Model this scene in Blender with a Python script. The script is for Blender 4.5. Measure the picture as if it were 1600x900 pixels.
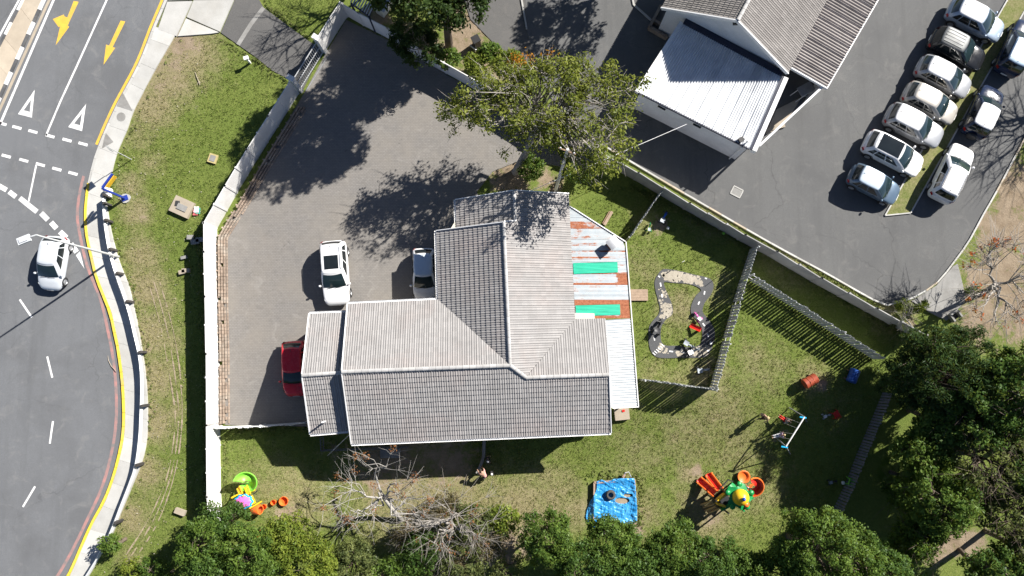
import bpy, bmesh, math, random
import numpy as np
from mathutils import Vector, Matrix
from mathutils.geometry import tessellate_polygon
# ------------------------------------------------------------------ camera, sky, sun, exposure
S = bpy.context.scene
for o in list(bpy.data.objects): bpy.data.objects.remove(o)
C = S.collection
CAMH, FPX = 47.4, 1067.0                      # drone height in metres, focal length in photo pixels
TH = math.atan(110.0 / FPX)                   # the drone looks a few degrees off straight down
cd = bpy.data.cameras.new('camera'); cam = bpy.data.objects.new('camera', cd); C.objects.link(cam)
cam.location = (0, 0, CAMH); cam.rotation_euler = (TH, 0, 0)
cd.sensor_width = 36; cd.lens = FPX / 1600 * 36; cd.clip_start = .5; cd.clip_end = 6000
S.camera = cam
SUN_EL, SUN_AZ = math.radians(37), math.atan2(.81, .587)      # azimuth clockwise from +Y
W = bpy.data.worlds.new('World'); S.world = W; W.use_nodes = True
nt = W.node_tree; nt.nodes.clear()
sky = nt.nodes.new('ShaderNodeTexSky'); sky.sky_type = 'NISHITA'; sky.sun_disc = False
sky.air_density = .5; sky.dust_density = .3; sky.sun_elevation = SUN_EL; sky.sun_rotation = SUN_AZ
bg = nt.nodes.new('ShaderNodeBackground'); bg.inputs['Strength'].default_value = .06
wo = nt.nodes.new('ShaderNodeOutputWorld')
nt.links.new(sky.outputs[0], bg.inputs[0]); nt.links.new(bg.outputs[0], wo.inputs[0])
ld = bpy.data.lights.new('sun', 'SUN'); ld.energy = 5.0; ld.angle = math.radians(.5); ld.color = (1, .955, .89)
sun = bpy.data.objects.new('sun', ld); C.objects.link(sun); sun.location = (30, 22, 60)
sd = Vector((math.sin(SUN_AZ) * math.cos(SUN_EL), math.cos(SUN_AZ) * math.cos(SUN_EL), math.sin(SUN_EL)))
sun.rotation_euler = (-sd).to_track_quat('-Z', 'Y').to_euler()
S.view_settings.view_transform = 'Standard'; S.view_settings.look = 'None'
S.view_settings.exposure = 1.16; S.view_settings.gamma = 1; S.view_settings.use_curve_mapping = False
S.cycles.max_bounces = 6; S.cycles.transparent_max_bounces = 6

# ------------------------------------------------------------------ helpers
rng = np.random.default_rng(7); random.seed(7)
ct, st = math.cos(TH), math.sin(TH)
def P(px, py, h=0.0):
    "the place at height h that the photograph shows at pixel (px, py)"
    x = (px - 800) / FPX; y = (450 - py) / FPX
    yy = y * ct + st; zz = y * st - ct
    t = (CAMH - h) / -zz
    return Vector((x * t, yy * t, h))
def pix(x, y, z=0.0):
    dz = z - CAMH
    yc = y * ct + dz * st; zc = -y * st + dz * ct
    return 800 + FPX * x / -zc, 450 - FPX * yc / -zc
def sstep(a, b, v):
    t = np.clip((v - a) / (b - a), 0, 1); return t * t * (3 - 2 * t)
def gz(x, y):
    px, py = pix(x, y, 0.0)
    return -.75 * sstep(400, 540, px) * sstep(585, 745, py)
def G(px, py, dh=0.0):
    z = 0.0
    for _ in range(3):
        p = P(px, py, z); z = float(gz(p.x, p.y))
    p = P(px, py, z); p.z += dh; return p
def tag(o, label=None, cat=None, group=None, kind=None):
    if label: o['label'] = label
    if cat: o['category'] = cat
    if group: o['group'] = group
    if kind: o['kind'] = kind
    return o
def thing(name, loc, label, cat, group=None, rz=0.0):
    o = bpy.data.objects.new(name, None); o.empty_display_size = .2; C.objects.link(o)
    o.location = loc; o.rotation_euler = (0, 0, rz)
    return tag(o, label, cat, group)
def parent_world(p):
    m = p.matrix_basis.copy()
    if p.parent: m = parent_world(p.parent) @ p.matrix_parent_inverse @ m
    return m
def link_obj(name, me, parent=None, world=False):
    o = bpy.data.objects.new(name, me); C.objects.link(o)
    if parent is not None:
        o.parent = parent
        if world: o.matrix_parent_inverse = parent_world(parent).inverted()
    return o
def rotm(a): return Matrix.Rotation(a, 3, 'Z')
class MB:
    def __init__(s): s.v = []; s.f = []; s.t = []
    def add(s, vs, fs, tint=0.0):
        n = len(s.v); s.v += [tuple(v) for v in vs]; s.f += [tuple(i + n for i in f) for f in fs]; s.t += [tint] * len(fs); return s
    def box(s, c, size, rz=0.0, M=None, tint=0.0):
        hx, hy, hz = size[0] / 2, size[1] / 2, size[2] / 2
        vs = [Vector((a * hx, b * hy, d * hz)) for d in (-1, 1) for a, b in ((-1, -1), (1, -1), (1, 1), (-1, 1))]
        R = M if M is not None else rotm(rz)
        return s.add([R @ v + Vector(c) for v in vs], [(3, 2, 1, 0), (4, 5, 6, 7), (0, 1, 5, 4), (1, 2, 6, 5), (2, 3, 7, 6), (3, 0, 4, 7)], tint)
    def beam(s, a, b, w, h, up=(0, 0, 1), tint=0.0):
        a, b = Vector(a), Vector(b); d = (b - a); L = d.length
        if L < 1e-6: return s
        x = d / L; y = Vector(up).cross(x)
        if y.length < 1e-4: y = Vector((0, 1, 0)).cross(x)
        y.normalize(); z = x.cross(y)
        return s.box((a + b) / 2, (L, w, h), M=Matrix((x, y, z)).transposed(), tint=tint)
    def tube(s, pts, r, n=8, cap=True, tint=0.0):
        pts = [Vector(p) for p in pts]; rs = r if isinstance(r, (list, tuple)) else [r] * len(pts)
        vs = []; fs = []; k = len(pts); u = None
        for i, p in enumerate(pts):
            d = (pts[min(i + 1, k - 1)] - pts[max(i - 1, 0)])
            d = d.normalized() if d.length > 1e-9 else Vector((0, 0, 1))
            if u is None:
                u = d.orthogonal().normalized()
            else:
                u = (u - d * u.dot(d)); u = u.normalized() if u.length > 1e-6 else d.orthogonal().normalized()
            w = d.cross(u)
            for j in range(n):
                a = 2 * math.pi * j / n
                vs.append(p + (u * math.cos(a) + w * math.sin(a)) * rs[i])
        for i in range(k - 1):
            for j in range(n):
                fs.append((i * n + j, i * n + (j + 1) % n, (i + 1) * n + (j + 1) % n, (i + 1) * n + j))
        if cap: fs.append(tuple(range(n - 1, -1, -1))); fs.append(tuple((k - 1) * n + j for j in range(n)))
        return s.add(vs, fs, tint)
    def lathe(s, prof, c=(0, 0, 0), n=20, a0=0.0, a1=2 * math.pi, M=None, tint=0.0):
        full = abs(a1 - a0 - 2 * math.pi) < 1e-6; m = n if full else n + 1; vs = []; fs = []
        for r, z in prof:
            for j in range(m):
                a = a0 + (a1 - a0) * j / n
                v = Vector((r * math.cos(a), r * math.sin(a), z)); v = M @ v if M is not None else v
                vs.append(v + Vector(c))
        for i in range(len(prof) - 1):
            for j in range(n if full else m - 1):
                fs.append((i * m + j, i * m + (j + 1) % m, (i + 1) * m + (j + 1) % m, (i + 1) * m + j))
        return s.add(vs, fs, tint)
    def grid(s, fn, nu, nv, tint=0.0):
        vs = [fn(i / nu, j / nv) for j in range(nv + 1) for i in range(nu + 1)]
        return s.add(vs, [(j * (nu + 1) + i, j * (nu + 1) + i + 1, (j + 1) * (nu + 1) + i + 1, (j + 1) * (nu + 1) + i) for j in range(nv) for i in range(nu)], tint)
    def prism(s, pts, z0, z1, tint=0.0):
        pts = [Vector((p[0], p[1])) for p in pts]
        if sum(pts[i].x * pts[(i + 1) % len(pts)].y - pts[(i + 1) % len(pts)].x * pts[i].y for i in range(len(pts))) < 0: pts.reverse()
        n = len(pts)
        zt = z1 if callable(z1) else (lambda x, y: z1)
        zb = z0 if callable(z0) else (lambda x, y: z0)
        vs = [(p.x, p.y, zb(p.x, p.y)) for p in pts] + [(p.x, p.y, zt(p.x, p.y)) for p in pts]
        tri = tessellate_polygon([[Vector((p.x, p.y, 0)) for p in pts]])
        top = []
        for t in tri:
            a, b, c = t
            if (pts[b] - pts[a]).cross(pts[c] - pts[a]) < 0: a, b, c = a, c, b
            top.append((a + n, b + n, c + n)); top.append((c, b, a))
        return s.add(vs, top + [(i, (i + 1) % n, (i + 1) % n + n, i + n) for i in range(n)], tint)
    def mesh(s, name, mat, smooth=None, tints=False):
        used = sorted({i for f in s.f for i in f})
        if len(used) < len(s.v):
            rem = {o: n for n, o in enumerate(used)}; s.v = [s.v[i] for i in used]; s.f = [tuple(rem[i] for i in f) for f in s.f]
        me = bpy.data.meshes.new(name); me.from_pydata(s.v, [], s.f)
        if mat is not None: me.materials.append(mat)
        if tints:
            at = me.attributes.new('tint', 'FLOAT', 'FACE'); at.data.foreach_set('value', s.t)
        if smooth is not None:
            me.polygons.foreach_set('use_smooth', [True] * len(me.polygons))
            if smooth < 179: me.set_sharp_from_angle(angle=math.radians(smooth))
        me.update(); return me
    def build(s, name, mat, parent=None, world=False, smooth=None, tints=False):
        return link_obj(name, s.mesh(name, mat, smooth, tints), parent, world)
def np_mesh(name, v, f, mat, tint=None, smooth=False):
    "v (N,3), f (M,k) arrays"
    me = bpy.data.meshes.new(name); k = f.shape[1]
    me.vertices.add(len(v)); me.vertices.foreach_set('co', np.ascontiguousarray(v, dtype=np.float32).ravel())
    me.loops.add(f.size); me.loops.foreach_set('vertex_index', np.ascontiguousarray(f, dtype=np.int32).ravel())
    me.polygons.add(len(f)); me.polygons.foreach_set('loop_start', np.arange(0, f.size, k, dtype=np.int32))
    if smooth: me.polygons.foreach_set('use_smooth', np.ones(len(f), dtype=bool))
    if tint is not None:
        at = me.attributes.new('tint', 'FLOAT', 'FACE'); at.data.foreach_set('value', np.asarray(tint, dtype=np.float32))
    me.update(calc_edges=True)
    if mat is not None: me.materials.append(mat)
    return me
def catmull(pts, step=6, closed=False):
    "smooth a list of pixel points"
    pts = [np.array(p, float) for p in pts]; n = len(pts); out = []
    rngi = range(n if closed else n - 1)
    for i in rngi:
        p0 = pts[(i - 1) % n] if closed or i > 0 else pts[i]; p1 = pts[i]; p2 = pts[(i + 1) % n]
        p3 = pts[(i + 2) % n] if closed or i + 2 < n else p2
        m = max(1, int(np.linalg.norm(p2 - p1) / step))
        for k in range(m):
            t = k / m
            out.append(.5 * ((2 * p1) + (-p0 + p2) * t + (2 * p0 - 5 * p1 + 4 * p2 - p3) * t * t + (-p0 + 3 * p1 - 3 * p2 + p3) * t ** 3))
    if not closed: out.append(pts[-1])
    return out
def resample(pts, step):
    pts = [Vector(p) for p in pts]; out = [pts[0].copy()]; left = step
    for a, b in zip(pts, pts[1:]):
        L = (b - a).length; pos = 0.0
        while L - pos >= left:
            pos += left; out.append(a.lerp(b, pos / L)); left = step
        left -= L - pos
    return out
def normals2d(pts):
    out = []
    for i in range(len(pts)):
        d = pts[min(i + 1, len(pts) - 1)] - pts[max(i - 1, 0)]
        out.append(Vector((-d.y, d.x, 0)).normalized())
    return out
def strip(mb, pts, off0, off1, z0, z1, tint=0.0):
    "a raised band along a world polyline between two sideways offsets"
    ns = normals2d(pts); n = len(pts); vs = []; fs = []
    for p, q in zip(pts, ns):
        a = p + q * off0; b = p + q * off1
        vs += [(a.x, a.y, z0), (a.x, a.y, z1), (b.x, b.y, z1), (b.x, b.y, z0)]
    for i in range(n - 1):
        k = i * 4; m = k + 4
        fs += [(k + 1, k + 2, m + 2, m + 1), (k, k + 1, m + 1, m), (k + 2, k + 3, m + 3, m + 2)]
    fs += [(0, 3, 2, 1), (n * 4 - 4, n * 4 - 3, n * 4 - 2, n * 4 - 1)]
    # make top faces point up
    a, b, c = Vector(vs[1]), Vector(vs[2]), Vector(vs[6])
    if (b - a).cross(c - a).z < 0: fs = [tuple(reversed(f)) for f in fs]
    return mb.add(vs, fs, tint)
def pw(pts, h=0.0): return [P(x, y, h) for x, y in pts]

# ------------------------------------------------------------------ materials
MATS = {}
def nodes(m):
    m.use_nodes = True; t = m.node_tree; b = t.nodes['Principled BSDF']; return t, b
def mixc(t, fac, a, b, mode='MIX'):
    n = t.nodes.new('ShaderNodeMix'); n.data_type = 'RGBA'; n.blend_type = mode
    for s, v in ((n.inputs[0], fac), (n.inputs[6], a), (n.inputs[7], b)):
        if hasattr(v, 'is_linked'): t.links.new(v, s)
        elif isinstance(v, (int, float)): s.default_value = v
        else: s.default_value = (*v[:3], 1)
    return n.outputs[2]
def noise(t, scale, detail=4, rough=.55, co=None, dist=0.0):
    n = t.nodes.new('ShaderNodeTexNoise'); n.inputs['Scale'].default_value = scale; n.inputs['Detail'].default_value = detail
    n.inputs['Roughness'].default_value = rough; n.inputs['Distortion'].default_value = dist
    if co is not None: t.links.new(co, n.inputs['Vector'])
    return n.outputs['Fac']
def ramp(t, v, a, b, lo=0.0, hi=1.0):
    n = t.nodes.new('ShaderNodeMapRange'); n.inputs[1].default_value = a; n.inputs[2].default_value = b
    n.inputs[3].default_value = lo; n.inputs[4].default_value = hi; t.links.new(v, n.inputs[0]); return n.outputs[0]
def mth(t, op, a, b=None):
    n = t.nodes.new('ShaderNodeMath'); n.operation = op
    for i, v in enumerate((a, b)):
        if v is None: continue
        if hasattr(v, 'is_linked'): t.links.new(v, n.inputs[i])
        else: n.inputs[i].default_value = v
    return n.outputs[0]
def wpos(t): return t.nodes.new('ShaderNodeNewGeometry').outputs['Position']
def opos(t): return t.nodes.new('ShaderNodeTexCoord').outputs['Object']
def attr(t, name):
    n = t.nodes.new('ShaderNodeAttribute'); n.attribute_name = name; return n.outputs['Fac']
def bump(t, b, h, strength=.4, dist=.02):
    n = t.nodes.new('ShaderNodeBump'); n.inputs['Strength'].default_value = strength; n.inputs['Distance'].default_value = dist
    t.links.new(h, n.inputs['Height']); t.links.new(n.outputs[0], b.inputs['Normal'])
def mat(name, col, rough=.75, var=.2, scale=3.0, fine=30.0, bumpy=0.0, metal=0.0, tint=0.0, dirt=None, dirt_amt=.5, coat=0.0, spec=.4, world=True):
    if name in MATS: return MATS[name]
    m = bpy.data.materials.new(name); t, b = nodes(m); co = wpos(t) if world else opos(t)
    n1 = noise(t, scale, 5, .6, co); n2 = noise(t, fine, 3, .6, co)
    a = tuple(max(0, c * (1 - var)) for c in col); z = tuple(min(1, c * (1 + var)) for c in col)
    c = mixc(t, ramp(t, n1, .3, .7), a, z)
    c = mixc(t, ramp(t, n2, .25, .75, 0, .35), c, tuple(x * .55 for x in col))
    if dirt is not None:
        n3 = noise(t, scale * .35, 6, .65, co, .4)
        c = mixc(t, ramp(t, n3, .48, .68, 0, dirt_amt), c, dirt)
    if tint:
        f = ramp(t, attr(t, 'tint'), 0, 1, 1 - tint, 1 + tint)
        v = t.nodes.new('ShaderNodeVectorMath'); v.operation = 'SCALE'; t.links.new(c, v.inputs[0]); t.links.new(f, v.inputs['Scale']); c = v.outputs[0]
    t.links.new(c, b.inputs['Base Color']); b.inputs['Roughness'].default_value = rough; b.inputs['Metallic'].default_value = metal
    b.inputs['Specular IOR Level'].default_value = spec
    if coat: b.inputs['Coat Weight'].default_value = coat; b.inputs['Coat Roughness'].default_value = .05
    if bumpy: bump(t, b, n2, bumpy)
    MATS[name] = m; return m
def leafmat(name, col, col2, trans=.35):
    if name in MATS: return MATS[name]
    m = bpy.data.materials.new(name); t, b = nodes(m); t.nodes.remove(b)
    tv = attr(t, 'tint'); c = mixc(t, tv, col, col2)
    n = noise(t, .9, 3, .5, wpos(t)); c = mixc(t, ramp(t, n, .35, .7, 0, .3), c, tuple(x * .5 for x in col))
    d = t.nodes.new('ShaderNodeBsdfDiffuse'); tr = t.nodes.new('ShaderNodeBsdfTranslucent'); g = t.nodes.new('ShaderNodeBsdfGlossy')
    g.inputs['Roughness'].default_value = .45; g.inputs['Color'].default_value = (.8, .85, .8, 1)
    t.links.new(c, d.inputs['Color']); ty = mixc(t, .5, c, (.30, .36, .05)); t.links.new(ty, tr.inputs['Color'])
    m1 = t.nodes.new('ShaderNodeMixShader'); m1.inputs[0].default_value = trans; t.links.new(d.outputs[0], m1.inputs[1]); t.links.new(tr.outputs[0], m1.inputs[2])
    m2 = t.nodes.new('ShaderNodeMixShader'); m2.inputs[0].default_value = .008; t.links.new(m1.outputs[0], m2.inputs[1]); t.links.new(g.outputs[0], m2.inputs[2])
    t.links.new(m2.outputs[0], t.nodes['Material Output'].inputs[0]); MATS[name] = m; return m
def paint(name, col, rough=.2, metal=0.0, coat=.6):
    if name in MATS: return MATS[name]
    m = bpy.data.materials.new(name); t, b = nodes(m); co = opos(t)
    n1 = noise(t, 1.6, 4, .6, co); n2 = noise(t, 9, 4, .7, co)
    c = mixc(t, ramp(t, n1, .35, .7, 0, .5), col, tuple(x * .86 for x in col))
    c = mixc(t, ramp(t, n2, .55, .8, 0, .25), c, tuple(min(.3, x * .8 + .02) for x in col))
    t.links.new(c, b.inputs['Base Color']); b.inputs['Metallic'].default_value = metal
    t.links.new(ramp(t, n1, .3, .7, rough, rough + .14), b.inputs['Roughness'])
    b.inputs['Specular IOR Level'].default_value = .35
    b.inputs['Coat Weight'].default_value = coat; b.inputs['Coat Roughness'].default_value = .05
    MATS[name] = m; return m

# paving of the yard: small interlocking pavers
def paver_mat():
    m = bpy.data.materials.new('pavers'); t, b = nodes(m); co = wpos(t)
    br = t.nodes.new('ShaderNodeTexBrick'); t.links.new(co, br.inputs['Vector']); br.inputs['Scale'].default_value = 1
    br.inputs['Brick Width'].default_value = .22; br.inputs['Row Height'].default_value = .115; br.inputs['Mortar Size'].default_value = .008
    br.inputs['Color1'].default_value = (.190, .180, .170, 1); br.inputs['Color2'].default_value = (.158, .150, .142, 1); br.inputs['Mortar'].default_value = (.10, .095, .087, 1)
    br.inputs['Bias'].default_value = -.1
    c = mixc(t, ramp(t, noise(t, .35, 6, .6, co), .35, .68, 0, .55), br.outputs['Color'], (.212, .190, .160))
    c = mixc(t, ramp(t, noise(t, 1.6, 6, .7, co, .6), .52, .72, 0, .45), c, (.118, .112, .105))
    c = mixc(t, ramp(t, noise(t, .9, 5, .7, co, 1.), .58, .74, 0, .6), c, (.255, .242, .225))
    c = mixc(t, ramp(t, noise(t, .55, 7, .75, co, 2.), .64, .72, 0, .55), c, (.06, .058, .055))
    t.links.new(c, b.inputs['Base Color']); b.inputs['Roughness'].default_value = .85
    bump(t, b, mth(t, 'ADD', br.outputs['Fac'], noise(t, 40, 2, .5, co)), .35, -.008)
    return m
def asphalt_mat(name, base, patch, light, crack=.55, streak=None):
    m = bpy.data.materials.new(name); t, b = nodes(m); co = wpos(t)
    g = noise(t, 55, 2, .7, co); c = mixc(t, ramp(t, g, .3, .7), tuple(x * .70 for x in base), tuple(x * 1.28 for x in base))
    c = mixc(t, ramp(t, noise(t, .22, 6, .62, co, .5), .42, .66, 0, .65), c, patch)
    c = mixc(t, ramp(t, noise(t, .9, 6, .7, co, .8), .54, .74, 0, .55), c, light)
    if streak is not None:       # long wear marks along the direction of travel
        mp = t.nodes.new('ShaderNodeMapping'); mp.inputs['Rotation'].default_value = (0, 0, streak); mp.inputs['Scale'].default_value = (1.0, .05, 1)
        t.links.new(co, mp.inputs[0]); c = mixc(t, ramp(t, noise(t, 1.1, 5, .6, mp.outputs[0]), .5, .74, 0, .4), c, tuple(x * .66 for x in base))
    v = t.nodes.new('ShaderNodeTexVoronoi'); v.feature = 'DISTANCE_TO_EDGE'; v.inputs['Scale'].default_value = .16
    w = t.nodes.new('ShaderNodeVectorMath'); w.operation = 'ADD'; nn = t.nodes.new('ShaderNodeTexNoise'); nn.inputs['Scale'].default_value = .8; nn.inputs['Detail'].default_value = 6
    t.links.new(co, nn.inputs['Vector']); sc = t.nodes.new('ShaderNodeVectorMath'); sc.operation = 'SCALE'; sc.inputs['Scale'].default_value = 1.6
    t.links.new(nn.outputs['Color'], sc.inputs[0]); t.links.new(co, w.inputs[0]); t.links.new(sc.outputs[0], w.inputs[1]); t.links.new(w.outputs[0], v.inputs['Vector'])
    k = mth(t, 'MULTIPLY', ramp(t, v.outputs['Distance'], .002, .007, crack, 0), ramp(t, noise(t, .13, 3, .5, co), .45, .6))
    c = mixc(t, k, c, tuple(x * .35 for x in base))
    t.links.new(c, b.inputs['Base Color']); b.inputs['Roughness'].default_value = .88; b.inputs['Specular IOR Level'].default_value = .25
    bump(t, b, g, .35, .012); return m
def ground_mat():
    m = bpy.data.materials.new('lawn_ground'); t, b = nodes(m); co = wpos(t)
    n1 = noise(t, 1.1, 6, .65, co); n2 = noise(t, 7, 5, .7, co); n3 = noise(t, 38, 3, .6, co); n4 = noise(t, .22, 3, .5, co)
    gcol = mixc(t, ramp(t, n2, .3, .7), (.105, .145, .030), (.225, .262, .066))
    gcol = mixc(t, ramp(t, n4, .4, .62, 0, .6), gcol, (.14, .195, .038))
    gcol = mixc(t, ramp(t, n3, .3, .75, 0, .55), gcol, (.050, .068, .020))
    dcol = mixc(t, ramp(t, n2, .3, .7), (.215, .188, .096), (.33, .29, .168))
    dcol = mixc(t, ramp(t, n3, .35, .75, 0, .5), dcol, (.085, .072, .038))
    bcol = mixc(t, ramp(t, n1, .3, .7), (.20, .150, .100), (.33, .265, .19))
    bcol = mixc(t, ramp(t, n3, .4, .75, 0, .4), bcol, (.12, .09, .06))
    f = mth(t, 'ADD', mth(t, 'MULTIPLY', attr(t, 'dry'), 1.15), mth(t, 'MULTIPLY', ramp(t, n1, .25, .75, -.5, .5), .62))
    f2 = mth(t, 'ADD', f, ramp(t, n2, .25, .75, -.24, .24))
    c = mixc(t, ramp(t, f2, .2, .95), gcol, dcol)
    fb = mth(t, 'ADD', attr(t, 'bare'), mth(t, 'MULTIPLY', ramp(t, mth(t, 'ADD', n1, mth(t, 'MULTIPLY', n2, .5)), .5, 1.0, -.45, .45), .9))
    c = mixc(t, ramp(t, fb, .42, .72), c, bcol)
    t.links.new(c, b.inputs['Base Color']); b.inputs['Roughness'].default_value = .95; b.inputs['Specular IOR Level'].default_value = .1
    bump(t, b, mth(t, 'ADD', n3, n2), .8, .05); return m
M_ground = ground_mat(); M_paver = paver_mat()
M_road = asphalt_mat('road_asphalt', (.140, .145, .152), (.100, .102, .106), (.205, .203, .197), .3, math.radians(-25))
M_lot = asphalt_mat('lot_asphalt', (.112, .113, .112), (.088, .089, .090), (.168, .163, .155), .4, math.radians(58))
M_drive = asphalt_mat('drive_asphalt', (.105, .103, .100), (.085, .083, .08), (.15, .14, .13), .5)
M_toy = asphalt_mat('toy_track', (.085, .087, .090), (.07, .071, .073), (.12, .12, .12), .2)
M_conc = mat('concrete', (.46, .455, .43), .85, .12, .8, 22, .15, tint=.12, dirt=(.33, .31, .27), dirt_amt=.45)
M_tan = mat('tan_concrete', (.42, .36, .28), .88, .14, .9, 22, .15, tint=.12, dirt=(.30, .25, .19), dirt_amt=.5)
M_greyc = mat('grey_concrete', (.30, .295, .28), .88, .2, 1.5, 18, .2, tint=.15, dirt=(.17, .16, .145), dirt_amt=.6)
M_wallw = mat('white_wall', (.74, .735, .72), .8, .06, 1.2, 16, .12, tint=.06, dirt=(.50, .47, .42), dirt_amt=.35)
M_wallg = mat('grey_wall', (.36, .355, .345), .88, .15, 1.2, 16, .2, tint=.1, dirt=(.22, .21, .19), dirt_amt=.6)
M_white = mat('white_paint', (.78, .78, .77), .6, .06, 2, 20, 0, dirt=(.5, .49, .46), dirt_amt=.3)
M_line = mat('road_white', (.74, .74, .73), .8, .10, 3, 14, 0, dirt=(.36, .36, .36), dirt_amt=.7)
M_yline = mat('road_yellow', (.66, .41, .055), .8, .12, 2.5, 14, 0, dirt=(.35, .27, .12), dirt_amt=.6)
M_ykerb = mat('kerb_yellow', (.72, .54, .05), .75, .12, 2.5, 10, 0, dirt=(.35, .30, .16), dirt_amt=.7)
M_black = mat('black_paint', (.035, .035, .037), .7, .3, 3, 20, 0, dirt=(.12, .115, .11), dirt_amt=.6)
M_bline = mat('kerb_black', (.085, .087, .09), .8, .2, 3, 20, 0, dirt=(.2, .19, .18), dirt_amt=.5)
M_galv = mat('galvanised', (.60, .61, .62), .45, .12, 3, 25, 0, metal=.25)
M_galvd = mat('dull_metal', (.33, .34, .35), .55, .15, 3, 25, 0, metal=.4)
M_wood = mat('wood', (.26, .175, .105), .8, .25, 5, 40, .2)
M_brick = mat('brick', (.29, .225, .175), .9, .2, 4, 30, .25, tint=.2, dirt=(.33, .295, .25), dirt_amt=.8)
M_rubber = mat('rubber', (.022, .022, .023), .75, .2, 6, 30)
M_dirt = mat('dirt', (.33, .265, .19), .95, .18, 2, 16, .3, dirt=(.20, .165, .11), dirt_amt=.5)
def red_fade():
    m = bpy.data.materials.new('road_red'); t, b = nodes(m); co = wpos(t)
    f = ramp(t, noise(t, 1.3, 6, .7, co), .36, .68); c = mixc(t, f, (.17, .155, .15), (.42, .19, .17))
    t.links.new(c, b.inputs['Base Color']); b.inputs['Roughness'].default_value = .85; return m
M_red = red_fade()
# ------------------------------------------------------------------ ground sheet
def blobs(px, py, lst):
    out = np.zeros_like(px)
    for x, y, r, v in lst:
        d2 = ((px - x) ** 2 + (py - y) ** 2) / (r * r); out = np.maximum(out, v * np.exp(-d2))
    return out
DRY = [(290, 80, 60, 1), (262, 120, 55, 1), (238, 165, 42, 1), (215, 210, 30, .6), (235, 255, 25, .6), (205, 290, 25, .8), (212, 330, 28, .9), (220, 400, 35, .9), (228, 450, 40, 1),
       (235, 520, 40, 1), (240, 590, 40, 1), (238, 660, 40, 1), (225, 740, 35, .9), (205, 810, 35, .9), (205, 880, 30, .6), (270, 540, 22, .7), (275, 640, 22, .7), (260, 480, 20, .7),
       (1060, 480, 40, .75), (1105, 590, 40, .9), (1010, 350, 30, .5), (1120, 450, 40, .5), (1010, 420, 40, .5), (1020, 585, 40, .45), (1060, 600, 40, .5),
       (1130, 640, 60, .65), (1160, 700, 60, .6), (1110, 800, 60, .9), (1085, 745, 25, .9), (1080, 680, 70, .55), (1270, 590, 30, .7), (1190, 580, 60, .5), (1180, 560, 40, .55), (980, 650, 60, .3), (860, 780, 60, .75), (810, 800, 70, .9), (900, 800, 40, .8),
       (1010, 800, 50, .6), (430, 760, 60, .6), (470, 790, 60, .8), (640, 770, 120, .85), (720, 790, 90, .8), (380, 740, 50, .3), (1000, 720, 70, .45), (1200, 770, 60, .5),
       (1330, 415, 60, .6), (1240, 400, 60, .6), (1120, 330, 50, .6), (1390, 490, 40, .7), (1450, 250, 200, .45), (1300, 640, 60, .25)]
BARE = [(590, 30, 30, .9), (630, 55, 35, .9), (670, 75, 30, .9), (285, 66, 34, .75), (262, 105, 36, .6), (245, 140, 22, .5), (232, 545, 14, .45), (228, 490, 14, .45), (238, 620, 14, .4), (222, 340, 12, .45), (800, 275, 45, .9), (860, 285, 30, .8), (720, 70, 45, .9), (740, 40, 60, .9), (780, 90, 50, .8), (690, 100, 30, .8), (1570, 360, 60, 1), (1590, 300, 60, 1), (1560, 440, 70, 1),
        (1530, 500, 50, .9), (1600, 480, 80, .9), (1505, 848, 38, 1), (1535, 850, 30, .9), (1470, 868, 30, .9), (600, 725, 80, .75), (700, 725, 60, .75), (520, 720, 40, .4), (448, 800, 22, .7),
        (385, 780, 20, .4), (1030, 352, 25, .6), (1095, 735, 18, .7), (1120, 812, 22, .6), (1262, 604, 10, .7), (1285, 602, 12, .9), (1218, 690, 14, .7), (1232, 676, 12, .6), (1425, 515, 25, .7), 
        (880, 320, 20, .7), (955, 380, 30, .3), (1105, 565, 16, .5), (360, 340, 20, .4), (1180, 585, 14, .35), (840, 830, 40, .6), (780, 860, 60, .8), (1000, 825, 20, .8)]
xs = np.concatenate([[-3000, -800, -200, -80, -55], np.arange(-44, 44.01, .3), [55, 80, 200, 800, 3000]])
ys = np.concatenate([[-3000, -800, -200, -80, -50], np.arange(-27, 34.01, .3), [45, 80, 200, 800, 3000]])
X, Y = np.meshgrid(xs, ys); inn = (np.abs(X) < 50) & (Y > -40) & (Y < 40)
Xc, Yc = np.clip(X, -50, 50), np.clip(Y, -38, 40)
PX, PY = pix(Xc, Yc, 0.0); Z = gz(Xc, Yc)
rel = rng.normal(0, .008, X.shape) * inn
V = np.stack([X, Y, Z + rel - .04], -1).reshape(-1, 3)
nx, ny = len(xs), len(ys); ii, jj = np.meshgrid(np.arange(nx - 1), np.arange(ny - 1)); a = (jj * nx + ii).ravel()
Fq = np.stack([a, a + 1, a + nx + 1, a + nx], -1)
me = np_mesh('ground', V, Fq, M_ground, smooth=True)
for nm, lst in (('dry', DRY), ('bare', BARE)):
    at = me.attributes.new(nm, 'FLOAT', 'POINT'); at.data.foreach_set('value', blobs(PX, PY, lst).ravel().astype(np.float32))
tag(link_obj('ground', me), kind='structure')
def sheet(name, pts, z, m, thick=.3, parent=None, h=0.0):
    mb = MB(); mb.prism([(p.x, p.y) for p in pw(pts, h)], z - thick, z)
    o = mb.build(name, m, parent, world=parent is not None)
    if parent is None: tag(o, kind='structure')
    return o
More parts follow.
